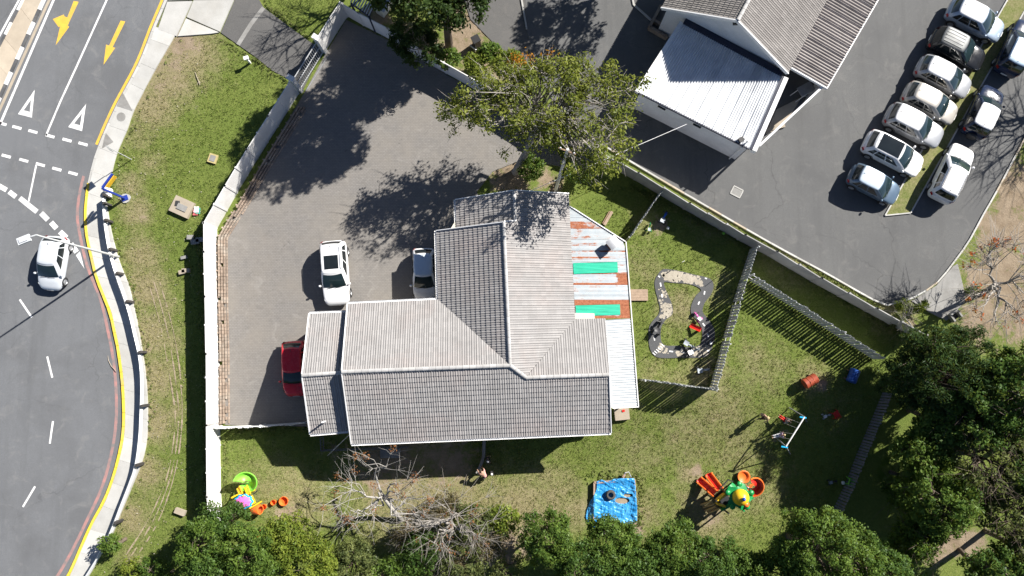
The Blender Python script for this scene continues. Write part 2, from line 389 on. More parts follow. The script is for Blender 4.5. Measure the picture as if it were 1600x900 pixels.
# ------------------------------------------------------------------ road on the left
KERB = catmull([(273, -40), (258, 0), (240, 42), (217, 100), (181, 168), (153, 232), (141, 272), (136, 300), (133, 333), (135, 367), (142, 400), (150, 433), (163, 467), (172, 490), (177, 513), (183, 540), (187, 567), (191, 600),
                (193, 650), (191, 683), (185, 713), (177, 743), (163, 780), (143, 817), (128, 850), (107, 897), (80, 940), (50, 985)], 7)
KW = pw(KERB)
PAVR = catmull([(330, -40), (300, 8), (273, 57), (240, 114), (209, 174), (200, 200), (183, 240), (175, 270), (166, 300), (169, 330), (174, 360), (184, 400), (193, 425), (203, 450), (214, 500), (223, 550), (228, 587), (231, 633), (230, 683), (222, 722), (204, 767), (190, 800), (178, 830), (162, 860), (141, 897), (112, 940), (85, 985)], 7)
PR = pw(PAVR)
sheet('road', [(-600, -300), (330, -300), (300, -100)] + [(x + 4, y) for x, y in KERB] + [(20, 1040), (-600, 1100)], .012, M_road)
# kerb line along the pavement: plain concrete at the top, yellow painted stones from the sign downwards
seg = [(Vector(k[:2]), w) for k, w in zip(KERB, KW)]
kp = resample(KW, .92); kerb = thing('roadside_kerb', KW[0], 'pale kerb along the roundabout pavement, yellow painted on the lower bend', 'kerb')
for i in range(len(kp) - 1):
    a, b = kp[i], kp[i + 1]; ppx, ppy = pix(a.x, a.y)
    if ppy < -45 or ppy > 960: continue
    mb = MB(); q = a.lerp(b, .008); r = a.lerp(b, .992)
    strip(mb, [q, r], -.02 if ppy < 285 else -.01, .15 if ppy > 285 else .16, -.1, .13 if ppy > 285 else .045 + random.uniform(-.004, .004), random.random())
    # put the band on the pavement side
    mb.build('kerb_stone', M_ykerb if ppy > 285 else M_conc, kerb, True, tints=True)
def side_of(pts, off):   # offset a world polyline to the left of travel
    return [p + n * off for p, n in zip(pts, normals2d(pts))]
def rline(name, pts, w, m, z=.018, parent=None, px=True):
    q = pw(pts) if px else pts; mb = MB(); strip(mb, q, -w / 2, w / 2, z - .004, z); o = mb.build(name, m, parent, parent is not None); return o
marks = thing('road_marking', P(60, 240), 'white and yellow painted lane markings on the grey road', 'road marking')
rline('edge_line', catmull([(30 + 22, -40), (30, 0), (0, 55), (-20, 92)], 20), .15, M_line, parent=marks)
rline('edge_line', catmull([(104, -40), (84, 0), (0, 195)], 20), .17, M_line, parent=marks)
rline('centre_line', [(184, -40), (167, 0), (119, 106), (94, 160), (72, 212)], .13, M_line, parent=marks)
rline('edge_line', [(x - 4.5, y) for x, y in KERB if y < 232], .19, M_yline, parent=marks)
def dash(x0, y0, x1, y1, w, m=M_line, nm='dash'): return rline(nm, [(x0, y0), (x1, y1)], w, m, parent=marks)
for cx, cy in [(10, 580), (80, 598), (155, 617), (235, 638), (315, 657), (390, 675), (30, 732), (112, 752), (190, 772), (267, 793), (343, 813)]:
    cx /= 3; cy /= 3; dash(cx - 7, cy - 1.9, cx + 7, cy + 1.9, .2)
dash(57, 257, 45, 315, .12)
for s in [(-2, 290, 10.5, 297, .34), (14.5, 299.5, 25, 307.5, .34), (31, 309.5, 58, 331, .35), (64.5, 333, 75, 343.5, .36), (80, 347.5, 88.5, 357, .36), (94, 362, 104, 371.5, .36), (111, 381, 120, 394, .36)]: dash(*s)
mb = MB(); mb.prism([(p.x, p.y) for p in pw([(119, 399), (125, 393), (132, 420)])], .014, .018); mb.build('dash', M_line, marks, True)
for s in [(31, 468, 50, 496), (74, 557, 82, 590), (83, 658, 78, 693), (55, 760, 36, 792)]: dash(*s, .13)
rl = catmull([(131, 275), (125, 300), (121, 335), (125, 367), (137, 417), (157, 467), (168, 513), (177, 560), (181, 600), (182, 650), (176, 700), (160, 760), (135, 815), (112, 862), (90, 900), (60, 945)], 10)
rline('red_edge_line', rl, .2, M_red, parent=marks)
def poly(name, pts, m, z=.018, parent=marks):
    mb = MB(); mb.prism([(p.x, p.y) for p in pw(pts)], z - .004, z); return mb.build(name, m, parent, True)
def outline_tri(pts):
    v = [np.array(p) / 3 for p in pts]; c = sum(v) / 3
    for i in range(3):
        a, b = v[i], v[(i + 1) % 3]; ai = a + (c - a) * (.56 if i != 0 else .56); bi = b + (c - b) * (.56 if (i + 1) % 3 else .56)
        poly('give_way_triangle', [a, b, bi, ai], M_line)
outline_tri([(163, 422), (85, 535), (150, 552)]); outline_tri([(404, 488), (320, 596), (385, 615)])
poly('straight_arrow', [np.array(p) / 3 for p in [(566, 97), (588, 101), (528, 222), (541, 224), (486, 304), (498, 209), (512, 214)]], M_yline)
poly('turn_arrow', [np.array(p) / 3 for p in [(346, 5), (369, 9), (318, 120), (325, 126), (262, 212), (283, 122), (276, 128), (248, 90), (300, 68), (302, 77), (316, 82)]], M_yline)
# median island with black and white kerb stones
ISL_R = [(92, -40), (72, 0), (0, 160), (-30, 226)]; ISL_L = [(56, -40), (36, 0), (0, 70), (-30, 128)]
isl = thing('median_island', P(20, 60), 'tan concrete median island with black and white kerb stones', 'traffic island')
def lerp2(a, b, t): return (a[0] + (b[0] - a[0]) * t, a[1] + (b[1] - a[1]) * t)
def along(pl, y):
    for a, b in zip(pl, pl[1:]):
        if a[1] <= y <= b[1]: return lerp2(a, b, (y - a[1]) / (b[1] - a[1]))
ed = [-38, -6, 40, 88, 122, 150]
for y0, y1 in zip(ed, ed[1:]):
    l0, l1 = along(ISL_L, y0 - 30 if y0 > 0 else y0), along(ISL_L, y1 - 30 if y1 > 0 else y1); r0, r1 = along(ISL_R, y0), along(ISL_R, y1)
    mb = MB(); w = pw([lerp2(l0, r0, .06), lerp2(l0, r0, .93), lerp2(l1, r1, .93), lerp2(l1, r1, .06)]); c = sum(w, Vector()) / 4
    mb.prism([(p - c).xy * .992 + c.xy for p in w], -.1, .12, random.random()); mb.build('paving_slab', M_tan, isl, True, tints=True)
for pl, sgn in ((ISL_R, -1), (ISL_L, 1)):
    k = 0; q = resample(pw(pl), 1.0)
    for a, b in zip(q, q[1:]):
        mb = MB(); strip(mb, [a.lerp(b, .01), a.lerp(b, .99)], 0, sgn * .2, -.1, .14 + random.uniform(-.006, .006)); mb.build('kerb_stone', M_white if k % 2 == 0 else M_bline, isl, True); k += 1
# gutter stones between island kerb and white line
q = resample(pw([(x + 5, y) for x, y in ISL_R]), 1.3); mb = MB(); strip(mb, q, -.10, .10, -.05, .016); tag(mb.build('gutter', M_tan), kind='structure')
# pavement slabs between kerb and verge
pav = thing('pavement', P(200, 200), 'pale concrete slab pavement curving along the road and guardrail', 'pavement')
nK = 420
def resn(pts, n):
    q = resample(pts, .05); return [q[int(i * (len(q) - 1) / (n - 1))] for i in range(n)]
Ka = [p + n * .17 for p, n in zip(KW, normals2d(KW))]
def at_y(pl, y):
    best = min(pl, key=lambda p: abs(pix(p.x, p.y)[1] - y)); return best
ka, pa = resample(Ka, .05), resample(PR, .05)
ky = np.array([pix(p.x, p.y)[1] for p in ka]); pyy = np.array([pix(p.x, p.y)[1] for p in pa])
cuts = [46, 66, 103, 135, 166, 200, 236, 272, 306, 340, 372, 404, 436, 470, 506, 540, 575, 612, 650, 686, 722, 758, 794, 830, 866, 902, 940]
def rowpts(y): return ka[int(np.argmin(np.abs(ky - (y - 4))))], pa[int(np.argmin(np.abs(pyy - (y + 6))))]
for y0, y1 in zip(cuts, cuts[1:]):
    n = 5; L = []; R = []
    for i in range(n + 1):
        l, r = rowpts(y0 + (y1 - y0) * i / n); L.append(l); R.append(r)
    g = .012
    L[0] = L[0] + (L[1] - L[0]).normalized() * g; R[0] = R[0] + (R[1] - R[0]).normalized() * g
    mb = MB(); mb.prism([(p.x, p.y) for p in L + R[::-1]], -.1, .10 + random.uniform(-.006, .006) if y0 > 250 else .05 + random.uniform(-.005, .005), random.random()); mb.build('paving_slab', M_conc, pav, True, tints=True)
for q in ([(262, 3), (301, 2), (290, 26), (276, 57), (247, 46)], [(303, 1), (366, 0), (344, 50), (292, 27)], [(291, 29), (343, 51), (330, 53), (278, 57)], [(277, -40), (325, -40), (302, 0), (263, 1)], [(326, -40), (385, -40), (367, -1), (304, 0)]):
    mb = MB(); w = pw(q); c = sum(w, Vector()) / len(w); mb.prism([(p - c).xy * .994 + c.xy for p in w], -.1, .055 + random.uniform(-.005, .005), random.random()); mb.build('paving_slab', M_conc, pav, True, tints=True)
poly('manhole_cover', [(190 + 7 * math.cos(k * .524), 183 + 7 * math.sin(k * .524)) for k in range(12)], M_greyc, .062, pav)
poly('ramp_patch', [(192, 144), (208, 174), (183, 166)], M_greyc, .06, pav); poly('ramp_patch', [(166, 208), (178, 222), (160, 232)], M_greyc, .06, pav)
# entry drive
sheet('entry_drive', [(366, -60), (395, -60), (405, 0), (412, 12), (484, 65), (505, 78), (472, 142), (461, 130), (448, 122), (425, 110), (398, 88), (372, 70), (345, 51), (367, 0)], .012, M_drive)
mb = MB(); strip(mb, pw([(372, 70), (392, 38), (412, 12)]), -.15, .15, -.1, .018); tag(mb.build('drive_edging', M_greyc), kind='structure')
# yard paving
sheet('yard_paving', [(352, 664), (350, 400), (348, 364), (377, 315), (410, 254), (474, 148), (510, 82), (541, 31), (612, 66), (700, 118), (790, 168), (860, 225), (890, 262), (815, 250), (770, 268), (745, 300), (760, 330), (760, 600), (560, 668)], .014, M_paver, .7)
# ------------------------------------------------------------------ parking lot on the right
LOTK = catmull([(880, 190), (977, 248), (1063, 299), (1082, 310), (1200, 378), (1290, 427), (1373, 473), (1397, 474), (1427, 465), (1463, 442), (1487, 413), (1513, 377), (1533, 340), (1557, 298), (1600, 217), (1640, 145)], 8)
sheet('parking_lot', [(812, -260), (822, 45), (840, 110)] + [tuple(p) for p in LOTK] + [(1900, -260)], .012, M_lot)
kerbl = thing('lot_kerb', P(1200, 378), 'thin pale kerb edging the grey car park', 'kerb')
q = resample(pw(LOTK), 1.0)
for a, b in zip(q, q[1:]):
    mb = MB(); strip(mb, [a.lerp(b, .008), a.lerp(b, .992)], -.05, .06, -.1, .10 + random.uniform(-.008, .008), random.random()); mb.build('kerb_stone', M_conc if random.random() < .8 else M_tan, kerbl, True, tints=True)
ISLAND = [(1382, 337), (1422, 333), (1478, 233), (1533, 133), (1607, 5), (1640, -60), (1612, -60), (1573, 0), (1480, 165)]
def lawn_patch(name, pts, z):
    m = MB(); m.prism([(p.x, p.y) for p in pw(pts)], -.2, z); o = m.build(name, M_ground); 
    for nm, v in (('dry', .5), ('bare', .0)):
        at = o.data.attributes.new(nm, 'FLOAT', 'POINT'); at.data.foreach_set('value', [v] * len(o.data.vertices))
    return tag(o, kind='structure')
lawn_patch('grass_island', ISLAND, .06)
ik = thing('island_kerb', P(1422, 333), 'narrow pale kerb around the grass strip between parked cars', 'kerb')
for pl in ([(1382, 337), (1480, 165), (1573, 0), (1612, -60)], [(1382, 337), (1422, 333)], [(1422, 333), (1478, 233), (1533, 133), (1607, 5)]):
    q = resample(pw(pl), 1.0) + [P(*pl[-1])]
    for a, b in zip(q, q[1:]):
        if (a - b).length < .1: continue
        mb = MB(); strip(mb, [a.lerp(b, .008), a.lerp(b, .992)], -.045, .045, -.1, .11 + random.uniform(-.008, .008), random.random()); mb.build('kerb_stone', M_conc, ik, True, tints=True)
sheet('concrete_apron', [(1424, 470), (1463, 446), (1489, 416), (1496, 412), (1503, 440), (1509, 470), (1479, 501), (1452, 488)], .03, M_greyc)
mb = MB(); strip(mb, pw([(982, -30), (990, 8), (1017, 32)]), -.07, .07, -.1, .1); tag(mb.build('kerb_edge', M_conc), kind='structure')
mb = MB(); strip(mb, pw([(810, -60), (815, 0), (823, 46)]), -.06, .06, -.1, .1); tag(mb.build('kerb_edge', M_conc), kind='structure')
sheet('back_lane', [(700, -200), (812, -200), (822, 46), (838, 105), (800, 90), (770, 66), (735, 30), (720, -20)], .008, M_drive)
def box_thing(name, label, cat, px, py, size, rz, m, base=0.0, group=None, bev=.03):
    p = G(px, py); o = thing(name, (p.x, p.y, p.z + base), label, cat, group, rz); return o
# manhole in the lot
t = thing('drain_cover', P(1151, 300), 'square grey drain cover with white rim on the car park', 'drain cover', rz=math.radians(-28))
for a, b, w, l in ((0, .3, .75, .08), (0, -.3, .75, .08), (.36, 0, .08, .52), (-.36, 0, .08, .52)): MB().box((a, b, .01), (w, l, .09)).build('rim', M_conc, t)
MB().box((0, 0, .01), (.62, .50, .05)).build('lid', M_greyc, t)
# ------------------------------------------------------------------ walls of precast panels
def panel_wall(name, label, base, h, m, pmat, step=1.75, tilt=0.0, z0=-.4, rows=1):
    "base: world polyline along the foot; posts with panels between them, each a part"
    root = thing(name, base[0], label, 'wall'); posts = []
    for a, b in zip(base, base[1:]):
        L = (b - a).length; n = max(1, round(L / step))
        for i in range(n):
            p, q = a.lerp(b, i / n), a.lerp(b, (i + 1) / n); d = (q - p).normalized(); posts.append((p, d))
            rh = (h + random.uniform(-.02, .02)) / rows
            for r in range(rows):
                mb = MB(); s, e = p + d * .05, q - d * .05
                jj = random.uniform(-.008, .008); nn = Vector((-d.y, d.x, 0)) * jj
                za, zb = (z0 if r == 0 else r * rh + .004), (r + 1) * rh - .004
                vs = []
                for pt, top in ((s, zb), (e, zb - (tilt if r == rows - 1 else 0))):
                    for sd_ in (-.03, .03):
                        o_ = pt + Vector((-d.y, d.x, 0)) * sd_ + nn; vs += [(o_.x, o_.y, za), (o_.x, o_.y, top)]
                mb.add(vs, [(0, 4, 5, 1), (2, 3, 7, 6), (1, 5, 7, 3), (0, 1, 3, 2), (4, 6, 7, 5), (0, 2, 6, 4)], random.random()); mb.build('panel', m, root, True, tints=True)
        posts.append((b, (b - a).normalized()))
    for p, d in posts:
        ang = math.atan2(d.y, d.x); mb = MB(); mb.box((p.x, p.y, (h + .03 + z0) / 2), (.11, .13, h + .03 - z0), ang, tint=random.random())
        mb.build('post', pmat, root, True, tints=True)
    return root
WALLB = pw([(347, 815), (344, 767), (343, 660), (342, 553), (340, 467), (338.5, 400), (338, 357), (370, 301), (402, 247), (434, 197), (466, 146)])
panel_wall('boundary_wall', 'long white precast wall along the grass verge beside the road', WALLB, 2.0, M_wallw, M_wallw)
panel_wall('boundary_wall', 'short white precast wall between driveway gate and yard corner', pw([(509, 77), (526, 50), (542, 26)]), 2.0, M_wallw, M_wallw)
panel_wall('boundary_wall', 'weathered white precast wall along the shaded top of the yard', pw([(544, 25), (568, 39), (612, 62), (660, 93), (735, 135), (800, 171), (850, 203)]), 1.75, M_wallw, M_wallw)
panel_wall('boundary_wall', 'grey stepped concrete panel wall between lawns and car park', pw([(852, 205), (905, 234), (991, 280), (1068, 326), (1152, 374), (1200, 399), (1267, 439), (1350, 485), (1425, 525)]), 1.8, M_wallg, M_wallg, 1.7, .16)
# sliding gate
g = thing('sliding_gate', P(488, 110), 'narrow metal sliding gate across the driveway entrance', 'gate')
A, B = P(469, 141), P(507, 80); d = (B - A).normalized(); nrm = Vector((-d.y, d.x, 0))
for p in (A, B):
    mb = MB(); mb.box((p.x, p.y, 1.05), (.28, .45, 2.2), math.atan2(d.y, d.x)); mb.box((p.x, p.y, 2.18), (.36, .55, .08), math.atan2(d.y, d.x)); mb.build('gate_post', M_wallw, g, True)
a0, b0 = A + d * .15, B - d * .15
for z in (.12, .95, 1.72): MB().beam(a0 + Vector((0, 0, z)), b0 + Vector((0, 0, z)), .05, .05).build('rail', M_galv, g, True)
for i in range(17):
    p = a0.lerp(b0, (i + .5) / 17); MB().beam(p + Vector((0, 0, .12)), p + Vector((0, 0, 1.7)), .025, .025, (1, 0, 0)).build('bar', M_galvd, g, True)
a1, b1 = a0 + nrm * -.42, b0 + nrm * -.42
MB().beam(a1 + Vector((0, 0, .03)), b1 + Vector((0, 0, .03)), .06, .05).build('track_rail', M_galvd, g, True)
# low brick edging inside the white wall
ed = thing('brick_edging', P(352, 500), 'stepped rows of weathered bricks along the foot of the white wall', 'edging')
EDG = pw([(344, 662), (343.5, 553), (341.5, 467), (341, 372), (352, 352), (379, 309), (408, 259), (440, 208), (468, 163)])
for r in range(4):
    mb = MB(); q = resample([p + n * -(.16 + r * .155) for p, n in zip(EDG, normals2d(EDG))][::1], .235)
    for a, b in zip(q, q[1:]):
        if random.random() < .04: continue
        c = (a + b) / 2; dd = b - a; zt = (.34, .24, .15, .05)[r] + random.uniform(-.02, .02)
        mb.box((c.x, c.y, zt / 2 - .1), (.215, .10 + random.uniform(-.006, .006), zt + .2), math.atan2(dd.y, dd.x) + random.uniform(-.05, .05), tint=random.random())
    tag(mb.build('brick_row', M_brick, ed, True, tints=True), kind='stuff')
q = resample([p + n * -.05 for p, n in zip(EDG, normals2d(EDG))], .62); mb = MB()
for a, b in zip(q, q[1:]):
    dd = b - a; mb.box((a.x, a.y, .08), (.10, .20, .38), math.atan2(dd.y, dd.x) + random.uniform(-.1, .1), tint=random.random())
tag(mb.build('brick_row', M_brick, ed, True, tints=True), kind='stuff')
# ------------------------------------------------------------------ palisade fences
PALE = {}
def palisade(name, label, pts, h, m, spacing=.20, rails=(.25, .8), z=None, w=.14, pw_=.0):
    root = thing(name, pts[0], label, 'fence'); key = (round(h, 2), m.name)
    if key not in PALE:
        mb = MB(); mb.box((0, 0, h / 2 - .05), (w, .045, h + .1 - .08)); mb.add([(-w / 2, -.0225, h - .04), (w / 2, -.0225, h - .04), (w / 2, .0225, h - .04), (-w / 2, .0225, h - .04), (0, 0, h + .05)], [(0, 1, 4), (1, 2, 4), (2, 3, 4), (3, 0, 4)]); PALE[key] = mb.mesh('pale', m)
    for a, b in zip(pts, pts[1:]):
        L = (b - a).length; n = int(L / spacing); d = (b - a).normalized(); ang = math.atan2(d.y, d.x)
        for i in range(n + 1):
            p = a.lerp(b, i / n); zz = float(gz(p.x, p.y)) if z is None else z
            
            if random.random() < .025: continue
            o = link_obj('pale', PALE[key], root); o.location = (p.x - pts[0].x, p.y - pts[0].y, zz - pts[0].z); o.rotation_euler = (random.uniform(-.03, .03), random.uniform(-.03, .03), ang + random.uniform(-.05, .05))
        off = Vector((-d.y, d.x, 0)) * .045
        za, zb = float(gz(a.x, a.y)), float(gz(b.x, b.y))
        for f in rails: MB().beam(a + off + Vector((0, 0, za - a.z + h * f)), b + off + Vector((0, 0, zb - b.z + h * f)), .035, .05).build('rail', m, root, True)
        k = max(1, round(L / 2.8))
        for i in range(k + 1):
            p = a.lerp(b, i / k) + off * 2; zz = float(gz(p.x, p.y)); MB().box((p.x, p.y, zz + h / 2 - .1), (.07, .06, h + .1), ang).build('post', m, root, True)
    return root
M_fence = mat('fence_paint', (.50, .51, .51), .6, .15, 3, 25, dirt=(.30, .29, .27), dirt_amt=.5)
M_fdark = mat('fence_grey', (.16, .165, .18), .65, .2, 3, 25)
M_fwhite = mat('fence_white', (.66, .66, .64), .65, .1, 3, 25, dirt=(.42, .41, .38), dirt_amt=.5)
palisade('palisade_fence', 'white palisade fence between paved yard and front lawn', [P(347, 667), P(415, 664.5), P(482, 660)], 1.2, M_fwhite, .15)
palisade('palisade_fence', 'pale short palisade fence from rusty roof to the grey wall', [P(979, 377), P(1030, 303)], 1.5, M_fence)
palisade('palisade_fence', 'grey palisade fence on the right side of the toy track yard', [P(1171, 391), P(1146, 470), P(1109, 606)], 1.8, M_fence)
palisade('palisade_fence', 'grey palisade fence along the bottom of the toy track yard', [P(1107, 606.5), P(1060, 600), P(1000, 592)], 2.1, M_fence)
palisade('palisade_fence', 'long grey palisade fence below the grassy strip by the wall', [P(1165, 434), P(1245, 484), P(1362, 560)], 1.65, M_fence)
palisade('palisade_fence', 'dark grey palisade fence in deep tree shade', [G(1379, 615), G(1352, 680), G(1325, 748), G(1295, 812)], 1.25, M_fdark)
# ------------------------------------------------------------------ houses
M_tile = mat('roof_tile', (.285, .275, .268), .8, .09, .7, 14, .1, tint=.07, dirt=(.30, .245, .225), dirt_amt=.4)
M_tileb = mat('brown_roof_tile', (.215, .20, .188), .8, .12, 1.0, 14, .1, tint=.1, dirt=(.17, .155, .145), dirt_amt=.5)
M_under = mat('roof_underlay', (.10, .095, .09), .9)
M_glass = mat('window_glass', (.02, .025, .03), .06, .2, 1, 5, spec=.6)
M_trim = mat('white_trim', (.80, .80, .80), .45, .04, 2, 12, dirt=(.55, .54, .5), dirt_amt=.3)
M_ridge = mat('ridge_tile', (.40, .395, .39), .75, .12, 2, 14, .1, tint=.12, dirt=(.33, .31, .28), dirt_amt=.4)
M_hwall = mat('house_plaster', (.62, .58, .50), .85, .08, 1, 12, .1, dirt=(.4, .36, .3), dirt_amt=.3)
def convex(pts): return pts
def cut_tiles(poly3, O, u, v, du, dv, prof, keep=None, seed=0, stagger=False, lift=.045):
    """tiles over a convex 3D polygon: rows along u, up the slope along v. Returns MB of the clipped tiles;
    tiles wholly inside for which keep() says yes are returned as a list instead."""
    r = random.Random(seed); n = u.cross(v).normalized()
    if n.z < 0: n = -n
    uv = [((p - O).dot(u), (p - O).dot(v)) for p in poly3]; u0, u1 = min(a for a, _ in uv), max(a for a, _ in uv); v0, v1 = min(b for _, b in uv), max(b for _, b in uv)
    c2 = (sum(a for a, _ in uv) / len(uv), sum(b for _, b in uv) / len(uv))
    hp = []
    for i in range(len(uv)):
        a, b = uv[i], uv[(i + 1) % len(uv)]; nx_, ny_ = b[1] - a[1], -(b[0] - a[0]); l = math.hypot(nx_, ny_)
        if l < 1e-6: continue
        nx_ /= l; ny_ /= l
        if (c2[0] - a[0]) * nx_ + (c2[1] - a[1]) * ny_ > 0: nx_, ny_ = -nx_, -ny_
        hp.append((a, nx_, ny_))
    bm = bmesh.new(); lay = bm.faces.layers.float.new('tint'); singles = []
    for j in range(math.floor(v0 / dv) - 1, math.ceil(v1 / dv) + 1):
        for i in range(math.floor(u0 / du) - 1, math.ceil(u1 / du) + 1):
            ua = i * du + (du / 2 if stagger and j % 2 else 0); va = j * dv
            cs = [(ua, va), (ua + du, va), (ua, va + dv), (ua + du, va + dv)]
            dist = [max((c[0] - a[0]) * x + (c[1] - a[1]) * y for a, x, y in hp) for c in cs]
            if all(any((c[0] - a[0]) * x + (c[1] - a[1]) * y > 0 for c in cs) and all((c[0] - a[0]) * x + (c[1] - a[1]) * y > 0 for c in cs) for a, x, y in [h for h in hp][:0]): pass
            if any(all((c[0] - a[0]) * x + (c[1] - a[1]) * y > 0 for c in cs) for a, x, y in hp): continue
            tint = r.random(); jit = r.uniform(-.005, .005)
            if keep is not None and max(dist) < -.02:
                w = O + u * (ua + du / 2) + v * va
                singles.append((w, jit, tint, ua, va)); continue
            lo = []; hi = []; fr = []
            for fu, fz in prof:
                b_ = O + u * (ua + fu * du) + n * (fz + jit)
                lo.append(bm.verts.new(b_ + v * (va - .03) + n * lift)); hi.append(bm.verts.new(b_ + v * (va + dv) + n * .006)); fr.append(bm.verts.new(b_ + v * (va - .03) - n * (fz + jit)))
            for k in range(len(prof) - 1):
                f = bm.faces.new((lo[k], lo[k + 1], hi[k + 1], hi[k])); f[lay] = tint
                f = bm.faces.new((fr[k], fr[k + 1], lo[k + 1], lo[k])); f[lay] = tint
    for a, x, y in hp:
        co = O + u * a[0] + v * a[1]; no = (u * x + v * y)
        g = list(bm.verts) + list(bm.edges) + list(bm.faces)
        bmesh.ops.bisect_plane(bm, geom=g, plane_co=co, plane_no=no, clear_outer=True, dist=1e-5)
    return bm, singles, n
PROF = [(0.02, 0), (.14, .022), (.30, .022), (.44, 0), (.56, 0), (.68, .022), (.84, .022), (.98, 0)]
def roof_slope(root, name, pieces, eave_a, eave_b, up, m, du=.30, dv=.345, keep=0, seed=1, part='roof_tiles', prof=PROF, centre=None, lift=.045):
    u = (eave_b - eave_a).normalized(); v = (up - eave_a); v = (v - u * v.dot(u)).normalized(); O = eave_a
    MBu = MB(); allbm = None; singles = []; n = None
    mesh = bpy.data.meshes.new(part); bmA = bmesh.new(); bmA.faces.layers.float.new('tint'); tmp = bpy.data.meshes.new('tmp')
    for k, pc in enumerate(pieces):
        bm, sg, n = cut_tiles(pc, O, u, v, du, dv, prof, keep=keep if keep else None, seed=seed + k, lift=lift); singles += sg
        bm.to_mesh(tmp); bm.free(); bmA.from_mesh(tmp); tmp.clear_geometry()
        MBu.add([p - n * .02 for p in pc], [tuple(range(len(pc)))]); MBu.add([p - n * .10 for p in pc], [tuple(reversed(range(len(pc))))])
    if singles:
        c = centre; singles.sort(key=lambda s: (s[0] - c).length); own, rest = singles[:keep], singles[keep:]
        R = Matrix((u, v, n)).transposed()
        vars_ = []
        for q in range(7):
            mb = MB(); lo = [(-.5 * du + f * du, -.03, z + lift) for f, z in prof]; hi = [(-.5 * du + f * du, dv, z + .006) for f, z in prof]; fr = [(-.5 * du + f * du, -.03, 0) for f, z in prof]; k = len(prof)
            mb.add(lo + hi + fr, [(i, i + 1, k + i + 1, k + i) for i in range(k - 1)] + [(2 * k + i, 2 * k + i + 1, i + 1, i) for i in range(k - 1)], q / 6); vars_.append(mb)
        meshes = [mb.mesh('roof_tile', m, tints=True) for mb in vars_]
        for w, jit, tint, ua, va in own:
            o = link_obj('roof_tile', meshes[int(tint * 6.99)], root); o.matrix_basis = Matrix.Translation(w + n * jit - root.location) @ R.to_4x4()
        lay = bmA.faces.layers.float['tint']
        for w, jit, tint, ua, va in rest:
            T = Matrix.Translation(w + n * jit) @ R.to_4x4(); mb = vars_[0]; vs = [bmA.verts.new(T @ Vector(p)) for p in mb.v]
            for f in mb.f: bmA.faces.new([vs[i] for i in f])[lay] = tint
    bmA.to_mesh(mesh); bmA.free(); bpy.data.meshes.remove(tmp); mesh.materials.append(m)
    tag(link_obj(part, mesh, root, True), kind='stuff')
    MBu.build('roof_board', M_under, root, True)
    return n
def ridge_caps(root, a, b, m=None, r=.13, L=.42):
    m = m or M_ridge; n = max(1, round((b - a).length / L)); d = (b - a) / n; x = d.normalized(); y = Vector((0, 0, 1)).cross(x).normalized(); z = x.cross(y)
    for i in range(n):
        p = a + d * i; q = p + d * .97; mb = MB(); vs = []
        for pt, rr in ((p, r), (q, r * .90)):
            for k in range(7):
                an = math.pi * k / 6; vs.append(pt + y * math.cos(an) * rr + z * (math.sin(an) * rr * .75 - .015))
        mb.add(vs, [(k, k + 1, 7 + k + 1, 7 + k) for k in range(6)] + [tuple(range(7)), tuple(range(13, 6, -1))], random.random()); mb.build('ridge_tile', m, root, True, tints=True)
def board(root, a, b, w=.05, h=.2, m=None, name='bargeboard', dz=-.04): 
    up = Vector((0, 0, dz)); return MB().beam(Vector(a) + up, Vector(b) + up, w, h).build(name, m or M_trim, root, True)
def gutter(root, a, b, m=None):
    d = (b - a).normalized(); y = Vector((-d.y, d.x, 0)); mb = MB(); vs = []
    for p in (a, b):
        for k in range(7):
            an = math.pi + math.pi * k / 6; vs.append(p + y * math.cos(an) * .065 + Vector((0, 0, math.sin(an) * .065 - .01)))
    mb.add(vs, [(k, k + 1, 8 + k, 7 + k) for k in range(6)]); return mb.build('gutter', m or M_trim, root, True)
E, R_, R2, R3 = 3.1, 5.1, 4.72, 4.75
house = thing('tiled_house', P(720, 560), 'large house with grey tiled cross gable roof in the centre', 'house')
# corner points of the main roof
wN, wS = P(543, 475, E), P(549, 693, E); wR = P(534, 581, R_); jR = P(797, 571, R_); eS = P(955, 675.5, E); r2a = P(822, 590, R2); r2b = P(952, 585.5, R2)
vW = P(685, 468.5, E); nW = P(682, 360.5, E); nR = P(787, 347, R_); vE = P(898, 499, E); eN = P(946, 498, E); nE = P(888, 302.5, E); x3 = P(803, 297.5, R3); x3b = P(805, 346, R3); xW = P(712, 312, E); xWs = P(714, 356, E)
def flat(p, a, b, c):   # drop p vertically on to the plane a b c
    n = (b - a).cross(c - a); return Vector((p.x, p.y, a.z - (n.x * (p.x - a.x) + n.y * (p.y - a.y)) / n.z))
r2a = flat(r2a, wS, eS, wR); r2b = flat(r2b, wS, eS, wR); jS = flat(jR, wS, eS, wR)
ck = P(650, 640, 4)
m1 = flat(P(822, 684, E), wS, eS, wR)
roof_slope(house, 's', [[wR, jS, r2a, P(822, 681.5, E), wS], [r2a, r2b, eS, P(822, 681.5, E)]], wS, eS, wR, M_tile, keep=300, seed=3, centre=ck)
roof_slope(house, 'n', [[wR, wN, vW, flat(jR, wN, vW, wR)]], vW, wN, wR, M_tile, seed=11)
roof_slope(house, 'w', [[jR, vW, nW, flat(nR, nW, vW, jR)]], nW, vW, jR, M_tile, seed=21)
pe = (vE, nE, jR); nM = vE.lerp(nE, .78)
roof_slope(house, 'e', [[flat(p, *pe) for p in (nR, jR, r2a, vE)], [flat(p, *pe) for p in (nR, vE, nM, x3b)], [flat(p, *pe) for p in (x3b, nM, nE, x3)]], vE, nE, jR, M_tile, seed=31)
roof_slope(house, 'en', [[flat(p, vE, eN, r2a) for p in (vE, r2a, r2b, eN)]], eN, vE, r2a, M_tile, seed=41)
